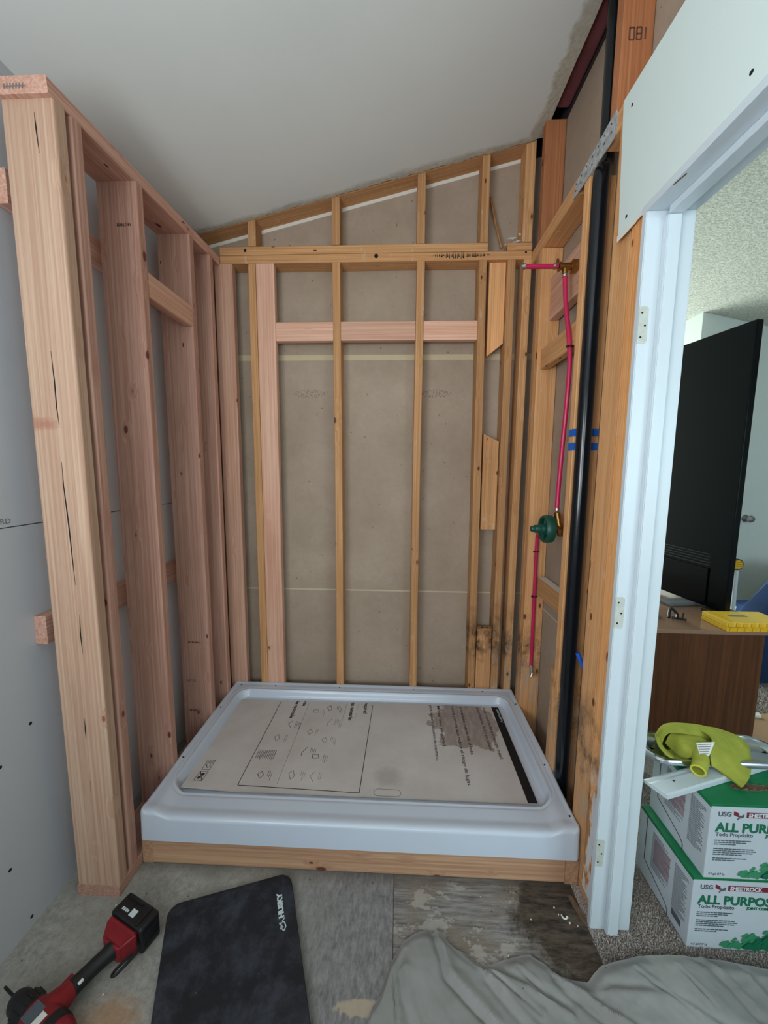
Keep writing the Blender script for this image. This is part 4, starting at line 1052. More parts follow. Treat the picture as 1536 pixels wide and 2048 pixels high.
pline(bm, [(0.002, 0.005), (0.008, 0.009), (0.016, 0.008), (0.024, 0.015), (0.022, 0.006)], 0.0028, ux, uy, O)
pline(bm, [(0.012, 0.004), (0.008, 0.013), (0.016, 0.010)], 0.0024, ux, uy, O)
frm(bm, 'dog_head_mark', M_WHITE, mat_)

# ------------------------------------------------------------------ cordless drill lying on its side
dr = empty('cordless_drill', (-0.020, -1.180, 0.0), (0, 0, math.radians(-20.6)), label='red and black cordless drill lying on the dusty floor', cat='drill')
DM = wmat(dr)
def dpart(name, bm, mat, smooth=True, parent=None):
    for v in bm.verts: v.co = DM @ v.co
    return frm(bm, name, mat, parent or dr, smooth)
AYC = -0.022
bm = bmesh.new(); tube(bm, [(-0.022, AYC, 0.044), (-0.018, AYC, 0.044), (0.03, AYC, 0.044), (0.085, AYC, 0.044), (0.10, AYC, 0.044), (0.107, AYC, 0.044)], 0.035, 24, radii=[0.034, 0.037, 0.038, 0.037, 0.033, 0.024])
body = dpart('motor_housing', bm, M_REDP)
bm = bmesh.new(); tube(bm, [(0.045, AYC, 0.044), (0.047, AYC, 0.044), (0.070, AYC, 0.044), (0.072, AYC, 0.044)], 0.039, 24, radii=[0.037, 0.0395, 0.0395, 0.037]); dpart('rubber_band', bm, M_BLKP)
bm = bmesh.new(); bx(bm, -0.012, 0.020, -0.048, -0.012, 0.0815, 0.0835, 0.0008, 1); dpart('side_label', bm, M_GREYT, False)
bm = bmesh.new(); bx(bm, 0.022, 0.040, -0.045, -0.018, 0.0820, 0.0835, 0.0006, 1); dpart('white_scuff', bm, M_PAPER, False)
bm = bmesh.new(); tube(bm, [(-0.058, AYC, 0.044), (-0.055, AYC, 0.044), (-0.022, AYC, 0.044)], 0.034, 28, radii=[0.031, 0.0345, 0.0345])
for k in range(14):
    a = 2*PI*k/14; bx(bm, -0.055, -0.030, AYC+0.0345*math.cos(a)-0.0015, AYC+0.0345*math.cos(a)+0.0015, 0.044+0.0345*math.sin(a)-0.0015, 0.044+0.0345*math.sin(a)+0.0015)
dpart('clutch_ring', bm, M_BLKP)
bm = bmesh.new(); tube(bm, [(-0.102, AYC, 0.044), (-0.098, AYC, 0.044), (-0.085, AYC, 0.044), (-0.066, AYC, 0.044), (-0.058, AYC, 0.044)], 0.026, 20, radii=[0.010, 0.018, 0.025, 0.027, 0.027]); dpart('chuck', bm, M_BLKP)
bm = bmesh.new(); tube(bm, [(-0.100, AYC, 0.044), (-0.150, AYC, 0.044), (-0.154, AYC, 0.044)], 0.0032, 10, radii=[0.0032, 0.0032, 0.001]); dpart('drill_bit', bm, M_SCREW)
bm = bmesh.new()   # red neck with trigger side, then rubber grip flaring to the battery shoe
tube(bm, [(0.006, -0.005, 0.042), (0.008, 0.020, 0.042), (0.010, 0.045, 0.042)], 0.03, 20, radii=[0.036, 0.030, 0.022]); dpart('neck', bm, M_REDP)
bm = bmesh.new(); tube(bm, [(0.009, 0.030, 0.042), (0.010, 0.050, 0.042), (0.014, 0.085, 0.042), (0.020, 0.120, 0.042), (0.024, 0.148, 0.042)], 0.02, 20, radii=[0.0235, 0.0205, 0.0195, 0.0205, 0.026]); dpart('grip', bm, M_BLKP)
bm = bmesh.new(); bx(bm, -0.020, -0.006, 0.030, 0.062, 0.032, 0.052, 0.005); dpart('trigger', bm, M_REDP)
bm = bmesh.new(); bx(bm, 0.026, 0.034, 0.050, 0.062, 0.058, 0.0625, 0.002); dpart('white_scuff', bm, M_PAPER)
bm = bmesh.new()   # red foot
A = [bm.verts.new(c) for c in ((-0.012, 0.132, 0.016), (0.056, 0.132, 0.016), (0.056, 0.132, 0.068), (-0.012, 0.132, 0.068))]
B = [bm.verts.new(c) for c in ((-0.040, 0.165, 0.006), (0.076, 0.165, 0.006), (0.076, 0.165, 0.078), (-0.040, 0.165, 0.078))]
D_ = [bm.verts.new(c) for c in ((-0.040, 0.176, 0.006), (0.076, 0.176, 0.006), (0.076, 0.176, 0.078), (-0.040, 0.176, 0.078))]
bm.faces.new(A)
for P_, Q_ in ((A, B), (B, D_)):
    for k in range(4): bm.faces.new((P_[k], P_[(k+1) % 4], Q_[(k+1) % 4], Q_[k]))
bm.faces.new(list(reversed(D_)))
bmesh.ops.bevel(bm, geom=list(bm.edges), offset=0.006, segments=3, affect='EDGES'); dpart('battery_shoe', bm, M_REDP)
bm = bmesh.new(); bx(bm, -0.046, 0.084, 0.176, 0.236, 0.002, 0.082, 0.009, 3); bt = dpart('battery_pack', bm, M_BLKP)
bm = bmesh.new(); bx(bm, 0.056, 0.064, 0.180, 0.232, 0.0815, 0.0855, 0.0015); bx(bm, -0.036, 0.03, 0.222, 0.226, 0.0815, 0.0845, 0.001); bx(bm, 0.083, 0.087, 0.185, 0.228, 0.02, 0.026, 0.001); bx(bm, 0.083, 0.087, 0.185, 0.228, 0.055, 0.061, 0.001); dpart('battery_rib', bm, M_BLKP, True, bt)
bm = bmesh.new(); bx(bm, 0.012, 0.032, 0.190, 0.208, 0.0821, 0.0828); dpart('battery_label', bm, M_WHITE, False, bt)
bm = bmesh.new()
for k in range(4): bx(bm, -0.022+k*0.007, -0.017+k*0.007, 0.193, 0.200, 0.0821, 0.0826)
dpart('battery_lettering', bm, M_WHITE, False, bt)
bm = bmesh.new(); tube(bm, spline([(0.074, 0.172, 0.050), (0.092, 0.165, 0.052), (0.098, 0.145, 0.052), (0.092, 0.105, 0.050), (0.082, 0.100, 0.048), (0.080, 0.115, 0.048), (0.086, 0.150, 0.048)], 5), 0.0038, 8); dpart('belt_hook', bm, M_BLKP)

# ------------------------------------------------------------------ canvas drop cloth
bp = [(0.772, -1.150), (0.785, -1.118), (0.805, -1.095), (0.822, -1.058), (0.832, -1.026), (0.865, -0.982), (0.915, -0.954), (0.963, -0.956), (1.006, -0.985), (1.089, -1.026), (1.15, -1.008), (1.223, -0.993),
      (1.26, -1.014), (1.293, -1.043), (1.363, -1.045), (1.41, -1.018), (1.53, -0.992), (1.64, -0.985), (1.75, -0.990), (1.88, -1.005), (2.10, -1.035)]
def yb(x):
    for (a, ya), (b, yb_) in zip(bp[:-1], bp[1:]):
        if x <= b:
            t = (x-a)/(b-a); return ya+(yb_-ya)*t*t*(3-2*t) if False else ya+(yb_-ya)*t
    return bp[-1][1]
folds = [((0.962, -0.955), (0.996, -1.054), (1.103, -1.140), 0.020, 0.028, 1), ((1.086, -1.030), (1.180, -1.064), (1.285, -1.108), 0.012, 0.020, -1),
         ((1.286, -1.045), (1.362, -1.098), (1.430, -1.150), 0.018, 0.022, 1), ((1.70, -0.99), (1.735, -1.035), (1.76, -1.10), 0.010, 0.016, 1),
         ((1.80, -1.03), (1.815, -1.08), (1.90, -1.16), 0.012, 0.016, -1), ((0.87, -1.05), (0.885, -1.10), (0.93, -1.20), 0.010, 0.022, 1), ((1.10, -1.05), (1.19, -1.14), (1.30, -1.22), 0.012, 0.02, 1),
         ((1.42, -1.07), (1.55, -1.08), (1.70, -1.16), 0.008, 0.03, -1)]
def segd(px_, py_, a, b):
    ax, ay = a; bx_, by_ = b; dx, dy = bx_-ax, by_-ay; L2 = dx*dx+dy*dy
    t = max(0, min(1, ((px_-ax)*dx+(py_-ay)*dy)/L2)); ex, ey = px_-(ax+t*dx), py_-(ay+t*dy)
    return math.hypot(ex, ey), (dx*ey-dy*ex)/math.sqrt(L2), t
def clz(x, y, e):
    base = 0.004+0.014*sm(1.36, 1.44, x)
    h = base+0.008*sm(0, 0.03, e)
    h += 0.016*math.exp(-((x-0.93)/0.06)**2-((y+1.03)/0.07)**2)+0.010*math.exp(-((x-1.60)/0.16)**2-((y+1.08)/0.07)**2)+0.008*math.exp(-((x-1.21)/0.05)**2-((y+1.05)/0.05)**2)
    for a, b, c, A_, wd, sgn in folds:
        d1, s1, t1 = segd(x, y, a, b); d2_, s2, t2 = segd(x, y, b, c)
        d, s_ = (d1, s1) if d1 < d2_ else (d2_, s2)
        h += 0.55*A_*math.exp(-(d/(0.7*wd))**2)*(0.75+0.25*math.tanh(sgn*s_/0.004)) - 0.6*A_*math.exp(-((d-0.012)/0.010)**2)*(1 if sgn*s_ < 0 else 0)
    h += 0.004*noise.noise(Vector((x*9, y*9, 0.3)))*sm(0, 0.05, e)+(0.006*max(0, 0.35-abs(noise.noise(Vector((x*13, y*17, 4.3)))))+0.003*max(0, 0.4-abs(noise.noise(Vector((x*31+y*12, y*34, 1.3))))))*sm(0, 0.03, e)
    for a, b in (((1.04, -1.00), (1.22, -1.12)), ((1.18, -1.03), (1.25, -1.09)), ((1.30, -1.06), (1.47, -1.17)), ((0.84, -1.05), (0.86, -1.16)), ((1.50, -1.03), (1.60, -1.12)), ((1.62, -1.02), (1.66, -1.10))):
        d, s_, t_ = segd(x, y, a, b); h -= 0.005*math.exp(-(d/0.004)**2)*math.sin(PI*min(1, max(0, t_)))-0.003*math.exp(-((d-0.008)/0.006)**2)
    return max(h, base)
bm = bmesh.new(); NX, NY = 300, 110; G = []
for j in range(NY+1):
    t = (j/NY)**1.5; row = []
    for i in range(NX+1):
        x = 0.772+(2.10-0.772)*i/NX; y0 = yb(x)+0.0025*noise.noise(Vector((x*40, 0, 0))); y = y0*(1-t)+(-1.70)*t
        e = min(y0-y, (x-0.772)*1.2+0.004)
        row.append(bm.verts.new((x-1.4-0.012*math.sin(PI*min(1, t*2))*(1-i/NX), y+1.3, clz(x, y, e))))
    G.append(row)
for j in range(NY):
    for i in range(NX): bm.faces.new((G[j][i], G[j+1][i], G[j+1][i+1], G[j][i+1]))
dc = frm(bm, 'drop_cloth', M_CLOTH, None, True); dc.location = (1.4, -1.3, 0)
md = dc.modifiers.new('thickness', 'SOLIDIFY'); md.thickness = 0.002; md.offset = 1
tag(dc, 'rumpled grey canvas drop cloth spread over floor and carpet edge', 'drop cloth')

# ------------------------------------------------------------------ carpet pile and crumbs of plaster
random.seed(21)
vs, fs_ = [], []
def inbox(x, y): return 1.688 < x < 1.975 and -0.955 < y < -0.47
def tufts(x0, x1, y0, y1, step, hh):
    y = y0
    while y < y1:
        x = x0
        while x < x1:
            px_, py_ = x+random.uniform(-step, step)*0.6, y+random.uniform(-step, step)*0.6
            x += step
            if inbox(px_, py_) or (px_ < 1.556 and py_ > -0.93): continue
            if px_ < 1.428+0.012*math.sin(py_*60): continue
            h = hh*random.uniform(0.6, 1.15); lx, ly = random.uniform(-1, 1)*h*0.6, random.uniform(-1, 1)*h*0.6; r_ = step*0.45; a = random.uniform(0, 6)
            b = len(vs)
            for q in range(3): vs.append((px_+r_*math.cos(a+q*2.094), py_+r_*math.sin(a+q*2.094), -0.004))
            for q in range(3): vs.append((px_+lx+r_*0.55*math.cos(a+q*2.094), py_+ly+r_*0.55*math.sin(a+q*2.094), -0.004+h))
            fs_.extend([(b, b+1, b+4, b+3), (b+1, b+2, b+5, b+4), (b+2, b, b+3, b+5), (b+3, b+4, b+5)])
        y += step
tufts(1.43, 2.0, -1.10, -0.30, 0.0045, 0.011); tufts(2.57, 3.2, -0.25, 0.5, 0.011, 0.012)
me = bpy.data.meshes.new('carpet_pile'); me.from_pydata(vs, [], fs_); me.update()
cp = link('carpet_pile', me, M_CARPET); tag(cp, 'mottled brown and grey carpet pile beyond the doorway', 'carpet', None, 'stuff')
for k, (x, y, s_, lab) in enumerate([(1.345, -0.868, .004, 'tiny white plaster chip farthest left on the dark damp floor'), (1.368, -0.893, .008, 'largest curled white plaster chip on the dark damp floor'),
                                    (1.377, -0.907, .004, 'small plaster chip just in front of the largest chip'), (1.398, -0.914, .003, 'plaster crumb on the floor nearest the door frame corner'),
                                    (1.352, -0.886, .003, 'thin plaster crumb left of the largest chip')]):
    bm = bmesh.new(); a = k*1.1
    if k == 1: tube(bm, spline([(-0.008, 0.006, 0.002), (-0.006, -0.003, 0.003), (0.002, -0.005, 0.003), (0.006, 0.0, 0.004), (0.009, -0.002, 0.002)], 4), 0.0024, 7)
    else: prism(bm, [(s_*math.cos(a+q*1.2)*random.uniform(0.4, 1), s_*math.sin(a+q*1.2)*random.uniform(0.4, 1)) for q in range(5)], 0, 0.002)
    o = frm(bm, 'plaster_chip', M_PAPER); o.location = (x, y, 0.0005); tag(o, lab, 'plaster chip', 'plaster chips')
bm = bmesh.new(); pts = [(0, 0), (0.012, -0.004), (0.026, -0.060), (0.022, -0.085), (0.012, -0.070), (0.002, -0.03)]
prism(bm, pts, 0, 0.004); o = frm(bm, 'wood_sliver', M_CARDB); o.location = (1.405, -0.83, 0.0)
tag(o, 'loose grey-brown wood sliver at the foot of the door frame', 'wood sliver')

# ------------------------------------------------------------------ cartons of joint compound
BW, BD, BH = 0.275, 0.233, 0.2325
def carton(x, y, z, lab, full=True):
    r = empty('joint_compound_carton', (x+BW/2, y+BD/2, z), label=lab, cat='carton', group='white and green cartons beyond the door')
    boxo('carton_body', x, x+BW, y, y+BD, z, z+BH-0.003, M_BOXW, r, 0.003)
    lid = boxo('green_top', x+0.0005, x+BW-0.0005, y+0.0005, y+BD-0.0005, z+BH-0.003, z+BH, M_BOXG, r, 0.001)
    bm = bmesh.new(); bx(bm, x-0.0003, x+0.0006, y, y+BD, z+BH-0.011, z+BH-0.003); bx(bm, x, x+BW, y-0.0004, y+0.0006, z+BH-0.006, z+BH-0.003)
    frm(bm, 'green_edge', M_BOXG, r)
    X, Y = (1, 0, 0), (0, 0, 1); f = Vector((x, y-0.0006, z))
    if full:
        P = lambda dx, dz: f+Vector((dx, 0, dz))
        text('lettering', 'USG', 0.0195, M_GREYT, r, P(0.020, 0.197), X, Y, 0.98, 0.0004)
        bm = bmesh.new(); ppoly(bm, [(0, 0.010), (0.013, 0.004), (0.013, 0.016), (0, 0.022)], X, Y, P(0.062, 0.192)); frm(bm, 'logo_red', M_MAROON, r)
        bm = bmesh.new(); ppoly(bm, [(0.014, 0.003), (0.028, 0.008), (0.028, 0.018), (0.021, 0.012), (0.014, 0.014)], X, Y, P(0.062, 0.188)); ppoly(bm, [(0.009, -0.001), (0.014, 0.0035), (0.014, -0.003)], X, Y, P(0.062, 0.190)); frm(bm, 'logo_grey', M_GREYT, r)
        bm = bmesh.new(); ppoly(bm, [(0.097, 0.195), (0.262, 0.195), (0.262, 0.211), (0.097, 0.211)], X, Y, f, 0.0003); frm(bm, 'maroon_bar', M_MAROON, r)
        text('lettering', 'SHEETROCK', 0.0165, M_WHITE, r, P(0.102, 0.1975)+Vector((0, -0.0004, 0)), X, Y, 0.95, 0.0005)
        text('lettering', 'ALL PURPOSE', 0.0375, M_GTXT, r, P(0.018, 0.150), X, Y, 0.98, 0.0013)
        text('lettering', 'Todo Propósito', 0.0165, M_GREYT, r, P(0.019, 0.135), X, Y, 0.95)
        text('lettering', 'JOINT COMPOUND', 0.0115, M_GTXT, r, P(0.155, 0.137), X, Y, 0.95, 0.0004)
        text('lettering', '4.5 gal (17 L)', 0.009, M_INKG, r, P(0.012, 0.012), X, Y, 0.95)
        bm = bmesh.new(); random.seed(4)
        for k, (dz, L) in enumerate([(0.120, 0.10), (0.114, 0.088), (0.108, 0.05), (0.094, 0.105), (0.088, 0.115), (0.082, 0.098), (0.076, 0.07), (0.064, 0.085), (0.058, 0.06)]):
            q = 0.0
            while q < L: w_ = random.uniform(0.006, 0.014); ppoly(bm, [(q, 0), (q+w_, 0), (q+w_, 0.0028), (q, 0.0028)], X, Y, P(0.018, dz), 0.0003); q += w_+0.0018
        frm(bm, 'small_print', M_GREYT, r)
        random.seed(8)
        for nm, mt, sc in (('leaf_print', M_GMID, 1.0), ('leaf_print', M_GTXT, 0.62)):
            bm = bmesh.new()
            for k in range(46):
                dx = random.uniform(0, 0.165*sc); hmax = 0.095*sc*(dx/(0.165*sc))+0.004; cz_ = random.uniform(0.0, hmax)+0.012; s_ = random.uniform(0.006, 0.014)
                cx = 0.262-0.165*sc+dx; cx = min(cx, 0.262)
                ppoly(bm, [(cx-s_, cz_-s_*0.3), (cx, cz_-s_*0.7), (cx+s_*0.9 if cx+s_*0.9 < 0.272 else 0.272, cz_), (cx+s_*0.2, cz_+s_), (cx-s_*0.6, cz_+s_*0.6)], X, Y, f+Vector((0, -0.00004*k-(0.002 if sc < 1 else 0), 0)), 0.00003)
            frm(bm, nm, mt, r)
    # left side: panel print and the cut line of the tear-off lid
    X, Y = (0, -1, 0), (0, 0, 1); g = Vector((x-0.0006, y+BD, z))
    bm = bmesh.new(); random.seed(6)
    for col_, (a, b, lo, hi) in enumerate(((0.165, 0.224, 0.05, 0.20), (0.065, 0.150, 0.075, 0.20))):
        q = hi
        while q > lo:
            L = random.uniform(0.5, 1.0)*(b-a); ppoly(bm, [(a, q), (a+L, q), (a+L, q+0.0016), (a, q+0.0016)], X, Y, g, 0.0003); q -= 0.0052
    frm(bm, 'small_print', M_GREYT, r)
    bm = bmesh.new(); ppoly(bm, [(0.075, 0.10), (0.145, 0.10), (0.145, 0.185), (0.075, 0.185)], X, Y, g, 0.0001); frm(bm, 'faded_panel', flat('dull_pink_print', srgb(176, 150, 158), 0.7, var=0.25, vscale=20) if 'dull_pink_print' not in bpy.data.materials else bpy.data.materials['dull_pink_print'], r)
    bm = bmesh.new(); pline(bm, [(0.035, 0.225), (0.035, 0.065), (0.060, 0.058), (0.140, 0.030), (0.152, 0.018), (0.153, 0.0)], 0.0024, X, Y, g, 0.0005); frm(bm, 'cut_line', M_INK, r)
    if z < 0.1 and full:
        bm = bmesh.new(); ppoly(bm, [(0.168, 0.030), (0.205, 0.030), (0.205, 0.050), (0.168, 0.050)], X, Y, g, 0.0005); frm(bm, 'dark_badge', M_GREYT, r)
    return r
carton(1.692, -0.951, 0.0, 'lower front white carton with green lettering on the carpet')
up = carton(1.717, -0.951, 0.2327, 'upper front carton with a green top, torn open, on another carton')
bm = bmesh.new(); random.seed(9)   # torn cardboard round the hole in the lid
ring = [(1.872+0.055*math.cos(a), -0.890+0.012*math.sin(a)) for a in [k*2*PI/14 for k in range(14)]]
for (xa, ya), (xb, yb2) in zip(ring, ring[1:]+ring[:1]):
    h = random.uniform(0.004, 0.014); c = [bm.verts.new(q) for q in ((xa, ya, 0.4652), (xb, yb2, 0.4652), ((xa+xb)/2+random.uniform(-.01, .01), (ya+yb2)/2, 0.4655+h), (1.872, -0.890, 0.4656))]
    bm.faces.new((c[0], c[1], c[2])); bm.faces.new((c[0], c[3], c[1]))
frm(bm, 'torn_flap', M_CARDB, up)

# white casing board laid across the cartons
ang = math.atan2(0.135, 0.42)
bm = bmesh.new(); prof = [(-0.033, 0.0), (-0.033, 0.012), (-0.028, 0.015), (0.010, 0.013), (0.018, 0.010), (0.026, 0.010), (0.033, 0.007), (0.033, 0.0)]
A = [bm.verts.new((0.0+0.01*(i in (0, 1, 2)), y, z)) for i, (y, z) in enumerate(prof)]; B = [bm.verts.new((0.62, y, z)) for y, z in prof]
bm.faces.new(A); bm.faces.new(list(reversed(B)))
for i in range(8): bm.faces.new((A[i], A[(i+1) % 8], B[(i+1) % 8], B[i]))
cb = frm(bm, 'casing_board', M_TRIM); cb.location = (1.582, -0.916, 0.4665); cb.rotation_euler = (0, -0.0, ang)
tag(cb, 'white door casing board laid across the green-topped carton', 'board')
bm = bmesh.new(); CM = wmat(cb); disc(bm, CM @ Vector((0.075, 0.0, 0.0145)), 0.003, 0.0006, 'z', 8); frm(bm, 'nail_hole', M_HOLE, cb)

# stainless sink behind, upside: rounded rim and shallow bowl
def rrect(x0, x1, y0, y1, r_, n=8):
    out = []
    for cx, cy, a0 in ((x1-r_, y1-r_, 0), (x0+r_, y1-r_, PI/2), (x0+r_, y0+r_, PI), (x1-r_, y0+r_, 1.5*PI)):
        for k in range(n+1): a = a0+k*PI/2/n; out.append((cx+r_*math.cos(a), cy+r_*math.sin(a)))
    return out
bm = bmesh.new(); rings = []
for off, z, r_ in ((0.006, 0.0, 0.08), (0.0, 0.004, 0.085), (0.0, 0.013, 0.085), (0.006, 0.018, 0.08), (0.018, 0.018, 0.07), (0.026, 0.010, 0.062), (0.04, 0.006, 0.05), (0.10, 0.005, 0.03)):
    rings.append([bm.verts.new((x, y, z)) for x, y in rrect(-0.22+off, 0.22-off, -0.068+off*0.62, 0.068-off*0.62, r_*0.75)])
n = len(rings[0])
for P_, Q_ in zip(rings[:-1], rings[1:]):
    for k in range(n): bm.faces.new((P_[k], P_[(k+1) % n], Q_[(k+1) % n], Q_[k]))
bm.faces.new(list(reversed(rings[0]))); bm.faces.new(rings[-1])
sk = frm(bm, 'metal_tray', M_CHROME, None, True); sk.location = (1.842, -0.775, 0.484)
tag(sk, 'narrow shiny metal tray with rounded ends under the yellow-green towel', 'tray')

# yellow-green towel: folded sheets lofted through their fold lines
TW = {
'A': [ [(1.7410, -0.7100, 0.4680), (1.7850, -0.7000, 0.4840), (1.8670, -0.7000, 0.4950), (1.9340, -0.7100, 0.4870)], [(1.7060, -0.7350, 0.5120), (1.7420, -0.7300, 0.5440), (1.8310, -0.7300, 0.5450), (1.9170, -0.7350, 0.5300)], [(1.6840, -0.7650, 0.5160), (1.7060, -0.7650, 0.5550), (1.8040, -0.7600, 0.5520), (1.8880, -0.7600, 0.5340)], [(1.6870, -0.7850, 0.5070), (1.7080, -0.7850, 0.5530), (1.7850, -0.7800, 0.5450), (1.8580, -0.7750, 0.5270)] ],
'B': [ [(1.7140, -0.7650, 0.5030), (1.7340, -0.7650, 0.5390), (1.8050, -0.7650, 0.5380), (1.8690, -0.7650, 0.5230)], [(1.7320, -0.7750, 0.4870), (1.7380, -0.7850, 0.5330), (1.7900, -0.7950, 0.5400), (1.8490, -0.7900, 0.5210)], [(1.7350, -0.8000, 0.4870), (1.7390, -0.8100, 0.5240), (1.7810, -0.8150, 0.5250), (1.8250, -0.8100, 0.5100)], [(1.7460, -0.8150, 0.4790), (1.7510, -0.8250, 0.5050), (1.7740, -0.8300, 0.5060), (1.8060, -0.8250, 0.4970)] ],
'C': [ [(1.6920, -0.7650, 0.5300), (1.6830, -0.7900, 0.5180), (1.6990, -0.8050, 0.5000), (1.7300, -0.8150, 0.4890), (1.7720, -0.8200, 0.4840)], [(1.6780, -0.7750, 0.5270), (1.6680, -0.8050, 0.5190), (1.6860, -0.8200, 0.5010), (1.7160, -0.8300, 0.4900), (1.7600, -0.8320, 0.4850)], [(1.6950, -0.7650, 0.5060), (1.6880, -0.7950, 0.4980), (1.7020, -0.8120, 0.4850), (1.7230, -0.8250, 0.4800), (1.7600, -0.8280, 0.4790)] ],
'D': [ [(1.8200, -0.7100, 0.5120), (1.9040, -0.7000, 0.5040), (1.9880, -0.7000, 0.4850), (2.0360, -0.7100, 0.4470)], [(1.8080, -0.7350, 0.5390), (1.8880, -0.7300, 0.5360), (1.9680, -0.7350, 0.5110), (2.0060, -0.7500, 0.4710)], [(1.8230, -0.7700, 0.5530), (1.8800, -0.7650, 0.5370), (1.9450, -0.7700, 0.5090), (1.9580, -0.8000, 0.4820)], [(1.8290, -0.8000, 0.5520), (1.8680, -0.8000, 0.5260), (1.9110, -0.8100, 0.5020), (1.9080, -0.8500, 0.4810)], [(1.7970, -0.8350, 0.5380), (1.8330, -0.8400, 0.5170), (1.8630, -0.8550, 0.5010), (1.8680, -0.8850, 0.4820)], [(1.7870, -0.8550, 0.5080), (1.8150, -0.8650, 0.4950), (1.8300, -0.8850, 0.4870), (1.8390, -0.9050, 0.4820)], [(1.7980, -0.8530, 0.5000), (1.8190, -0.8620, 0.4820), (1.8310, -0.8820, 0.4780), (1.8380, -0.9000, 0.4760)] ],
}
def loft(bm, rows, nu=8, nv=10, amp=0.0022):
    cols = [spline(r, nv) for r in rows]; G = []
    for q in range(len(cols[0])): G.append(spline([c_[q] for c_ in cols], nu))
    V = []
    for col_ in G:
        r_ = []
        for p in col_:
            n_ = noise.noise(p*34)*amp+noise.noise(p*80)*amp*0.45+0.004*max(0, 0.3-abs(noise.noise(p*19)))
            r_.append(bm.verts.new(p+Vector((0.2, -0.6, 0.75))*n_))
        V.append(r_)
    for a_, b_ in zip(V[:-1], V[1:]):
        for q in range(len(a_)-1): bm.faces.new((a_[q], a_[q+1], b_[q+1], b_[q]))
bm = bmesh.new(); T0 = Vector((1.83, -0.80, 0.482))
for k_ in 'ABCD': loft(bm, [[Vector(p) for p in r] for r in TW[k_]])
# inner bulk that carries the folds
outl = [(1.735, -0.765), (1.76, -0.735), (1.82, -0.722), (1.90, -0.722), (1.955, -0.740), (1.945, -0.785), (1.890, -0.835), (1.845, -0.865), (1.80, -0.840), (1.760, -0.815)]
ol = spline([(x, y, 0) for x, y in outl]+[(outl[0][0], outl[0][1], 0)], 5)[:-1]; TC = Vector((1.845, -0.785)); rings = []
for k in range(9):
    f = 1-k/9
    rings.append([bm.verts.new((TC.x+(p.x-TC.x)*f, TC.y+(p.y-TC.y)*f, 0.488+0.026*math.sqrt(max(0, 1-f**3)))) for p in ol])
for P_, Q_ in zip(rings[:-1], rings[1:]):
    for k in range(len(ol)): bm.faces.new((P_[k], P_[(k+1) % len(ol)], Q_[(k+1) % len(ol)], Q_[k]))
bm.faces.new(rings[-1])
for v in bm.verts: v.co -= T0
tw = frm(bm, 'towel', M_TOWEL, None, True); tw.location = T0
md = tw.modifiers.new('thickness', 'SOLIDIFY'); md.thickness = 0.005; md.offset = 0
tag(tw, 'crumpled yellow-green terry towel heaped on the metal tray and casing board', 'towel')
P0, P1 = Vector((1.776, -0.828, 0.512)), Vector((1.737, -0.872, 0.499))
bm = bmesh.new(); pth = spline([P0+Vector((0.012, 0.02, -0.002)), P0, (P0+P1)/2+Vector((0.002, -0.002, 0.002)), P1], 5)
tube(bm, pth, 0.02, 20, cap=False, radii=[0.0245-0.0004*k for k in range(len(pth))])
tube(bm, [P1, P1+(P0-P1)*0.5], 0.013, 20, cap=False, radii=[0.0165, 0.010])
for v in bm.verts: v.co += Vector((0, 0, 1))*0.003*noise.noise(v.co*60)
cf = frm(bm, 'rolled_corner', M_TOWEL, tw, True)
bm = bmesh.new(); d = (P1-P0).normalized(); s1 = d.cross(Vector((0, 0, 1))).normalized(); s2 = s1.cross(d)
tube(bm, [P1+0.0172*(math.cos(a*PI/10)*s1+math.sin(a*PI/10)*s2) for a in range(20)], 0.0028, 8, closed=True)
frm(bm, 'hem', M_TOWELE, cf, True)
g0 = [(1.764, -0.822, 0.551), (1.816, -0.826, 0.558), (1.786, -0.846, 0.526), (1.759, -0.846, 0.526)]
bm = bmesh.new(); a = [bm.verts.new(q) for q in g0]; b = [bm.verts.new(Vector(q)+Vector((0, -0.0006, 0.0006))) for q in g0]
bm.faces.new(a); bm.faces.new(list(reversed(b)))
for i in range(4): bm.faces.new((a[i], b[i], b[(i+1) % 4], a[(i+1) % 4]))
tg = frm(bm, 'care_tag', M_PAPER, tw); tag(tg, 'white printed care tag')
bm = bmesh.new(); X = Vector(g0[1])-Vector(g0[0]); Y = (Vector(g0[0])-Vector(g0[3])).normalized()
for k in range(5): pline(bm, [(0.002, 0.005+k*0.006), (0.024+k*0.004, 0.005+k*0.006)], 0.0014, X, Y, Vector(g0[3])+Vector((0, -0.0012, 0.0012)))
frm(bm, 'tag_print', M_INKG, tg)

# ------------------------------------------------------------------ dresser and what stands on it
ds = empty('dresser', (2.24, 0.40, 0), label='dark brown wooden dresser seen end-on through the doorway', cat='dresser')
board('side_panel', 1.92, 2.560, -0.180, -0.160, 0.0, 0.622, 'z', M_DRESS, None, parent=ds, bev=0.002)
board('side_panel', 1.92, 2.560, 0.98, 1.00, 0.0, 0.622, 'z', M_DRESS, None, parent=ds, bev=0.002)
boxo('carcass', 1.93, 2.545, -0.1595, 0.9795, 0.03, 0.622, M_DRESS, ds)
boxo('top', 1.915, 2.565, -0.186, 1.006, 0.6225, 0.643, M_TOP, ds, 0.003)
for k in range(3):
    dd = boxo('drawer', 2.5455, 2.560, -0.14, 0.96, 0.05+k*0.19, 0.23+k*0.19, M_DRESS, ds, 0.003)
    for yy in (0.12, 0.70): boxo('knob', 2.5605, 2.58, yy-0.015, yy+0.015, 0.125+k*0.19, 0.155+k*0.19, M_BRUSH, dd, 0.006)
tv = empty('television', (2.45, 0.40, 0.643), label='large black television standing on the dresser, its back to the doorway', cat='television')
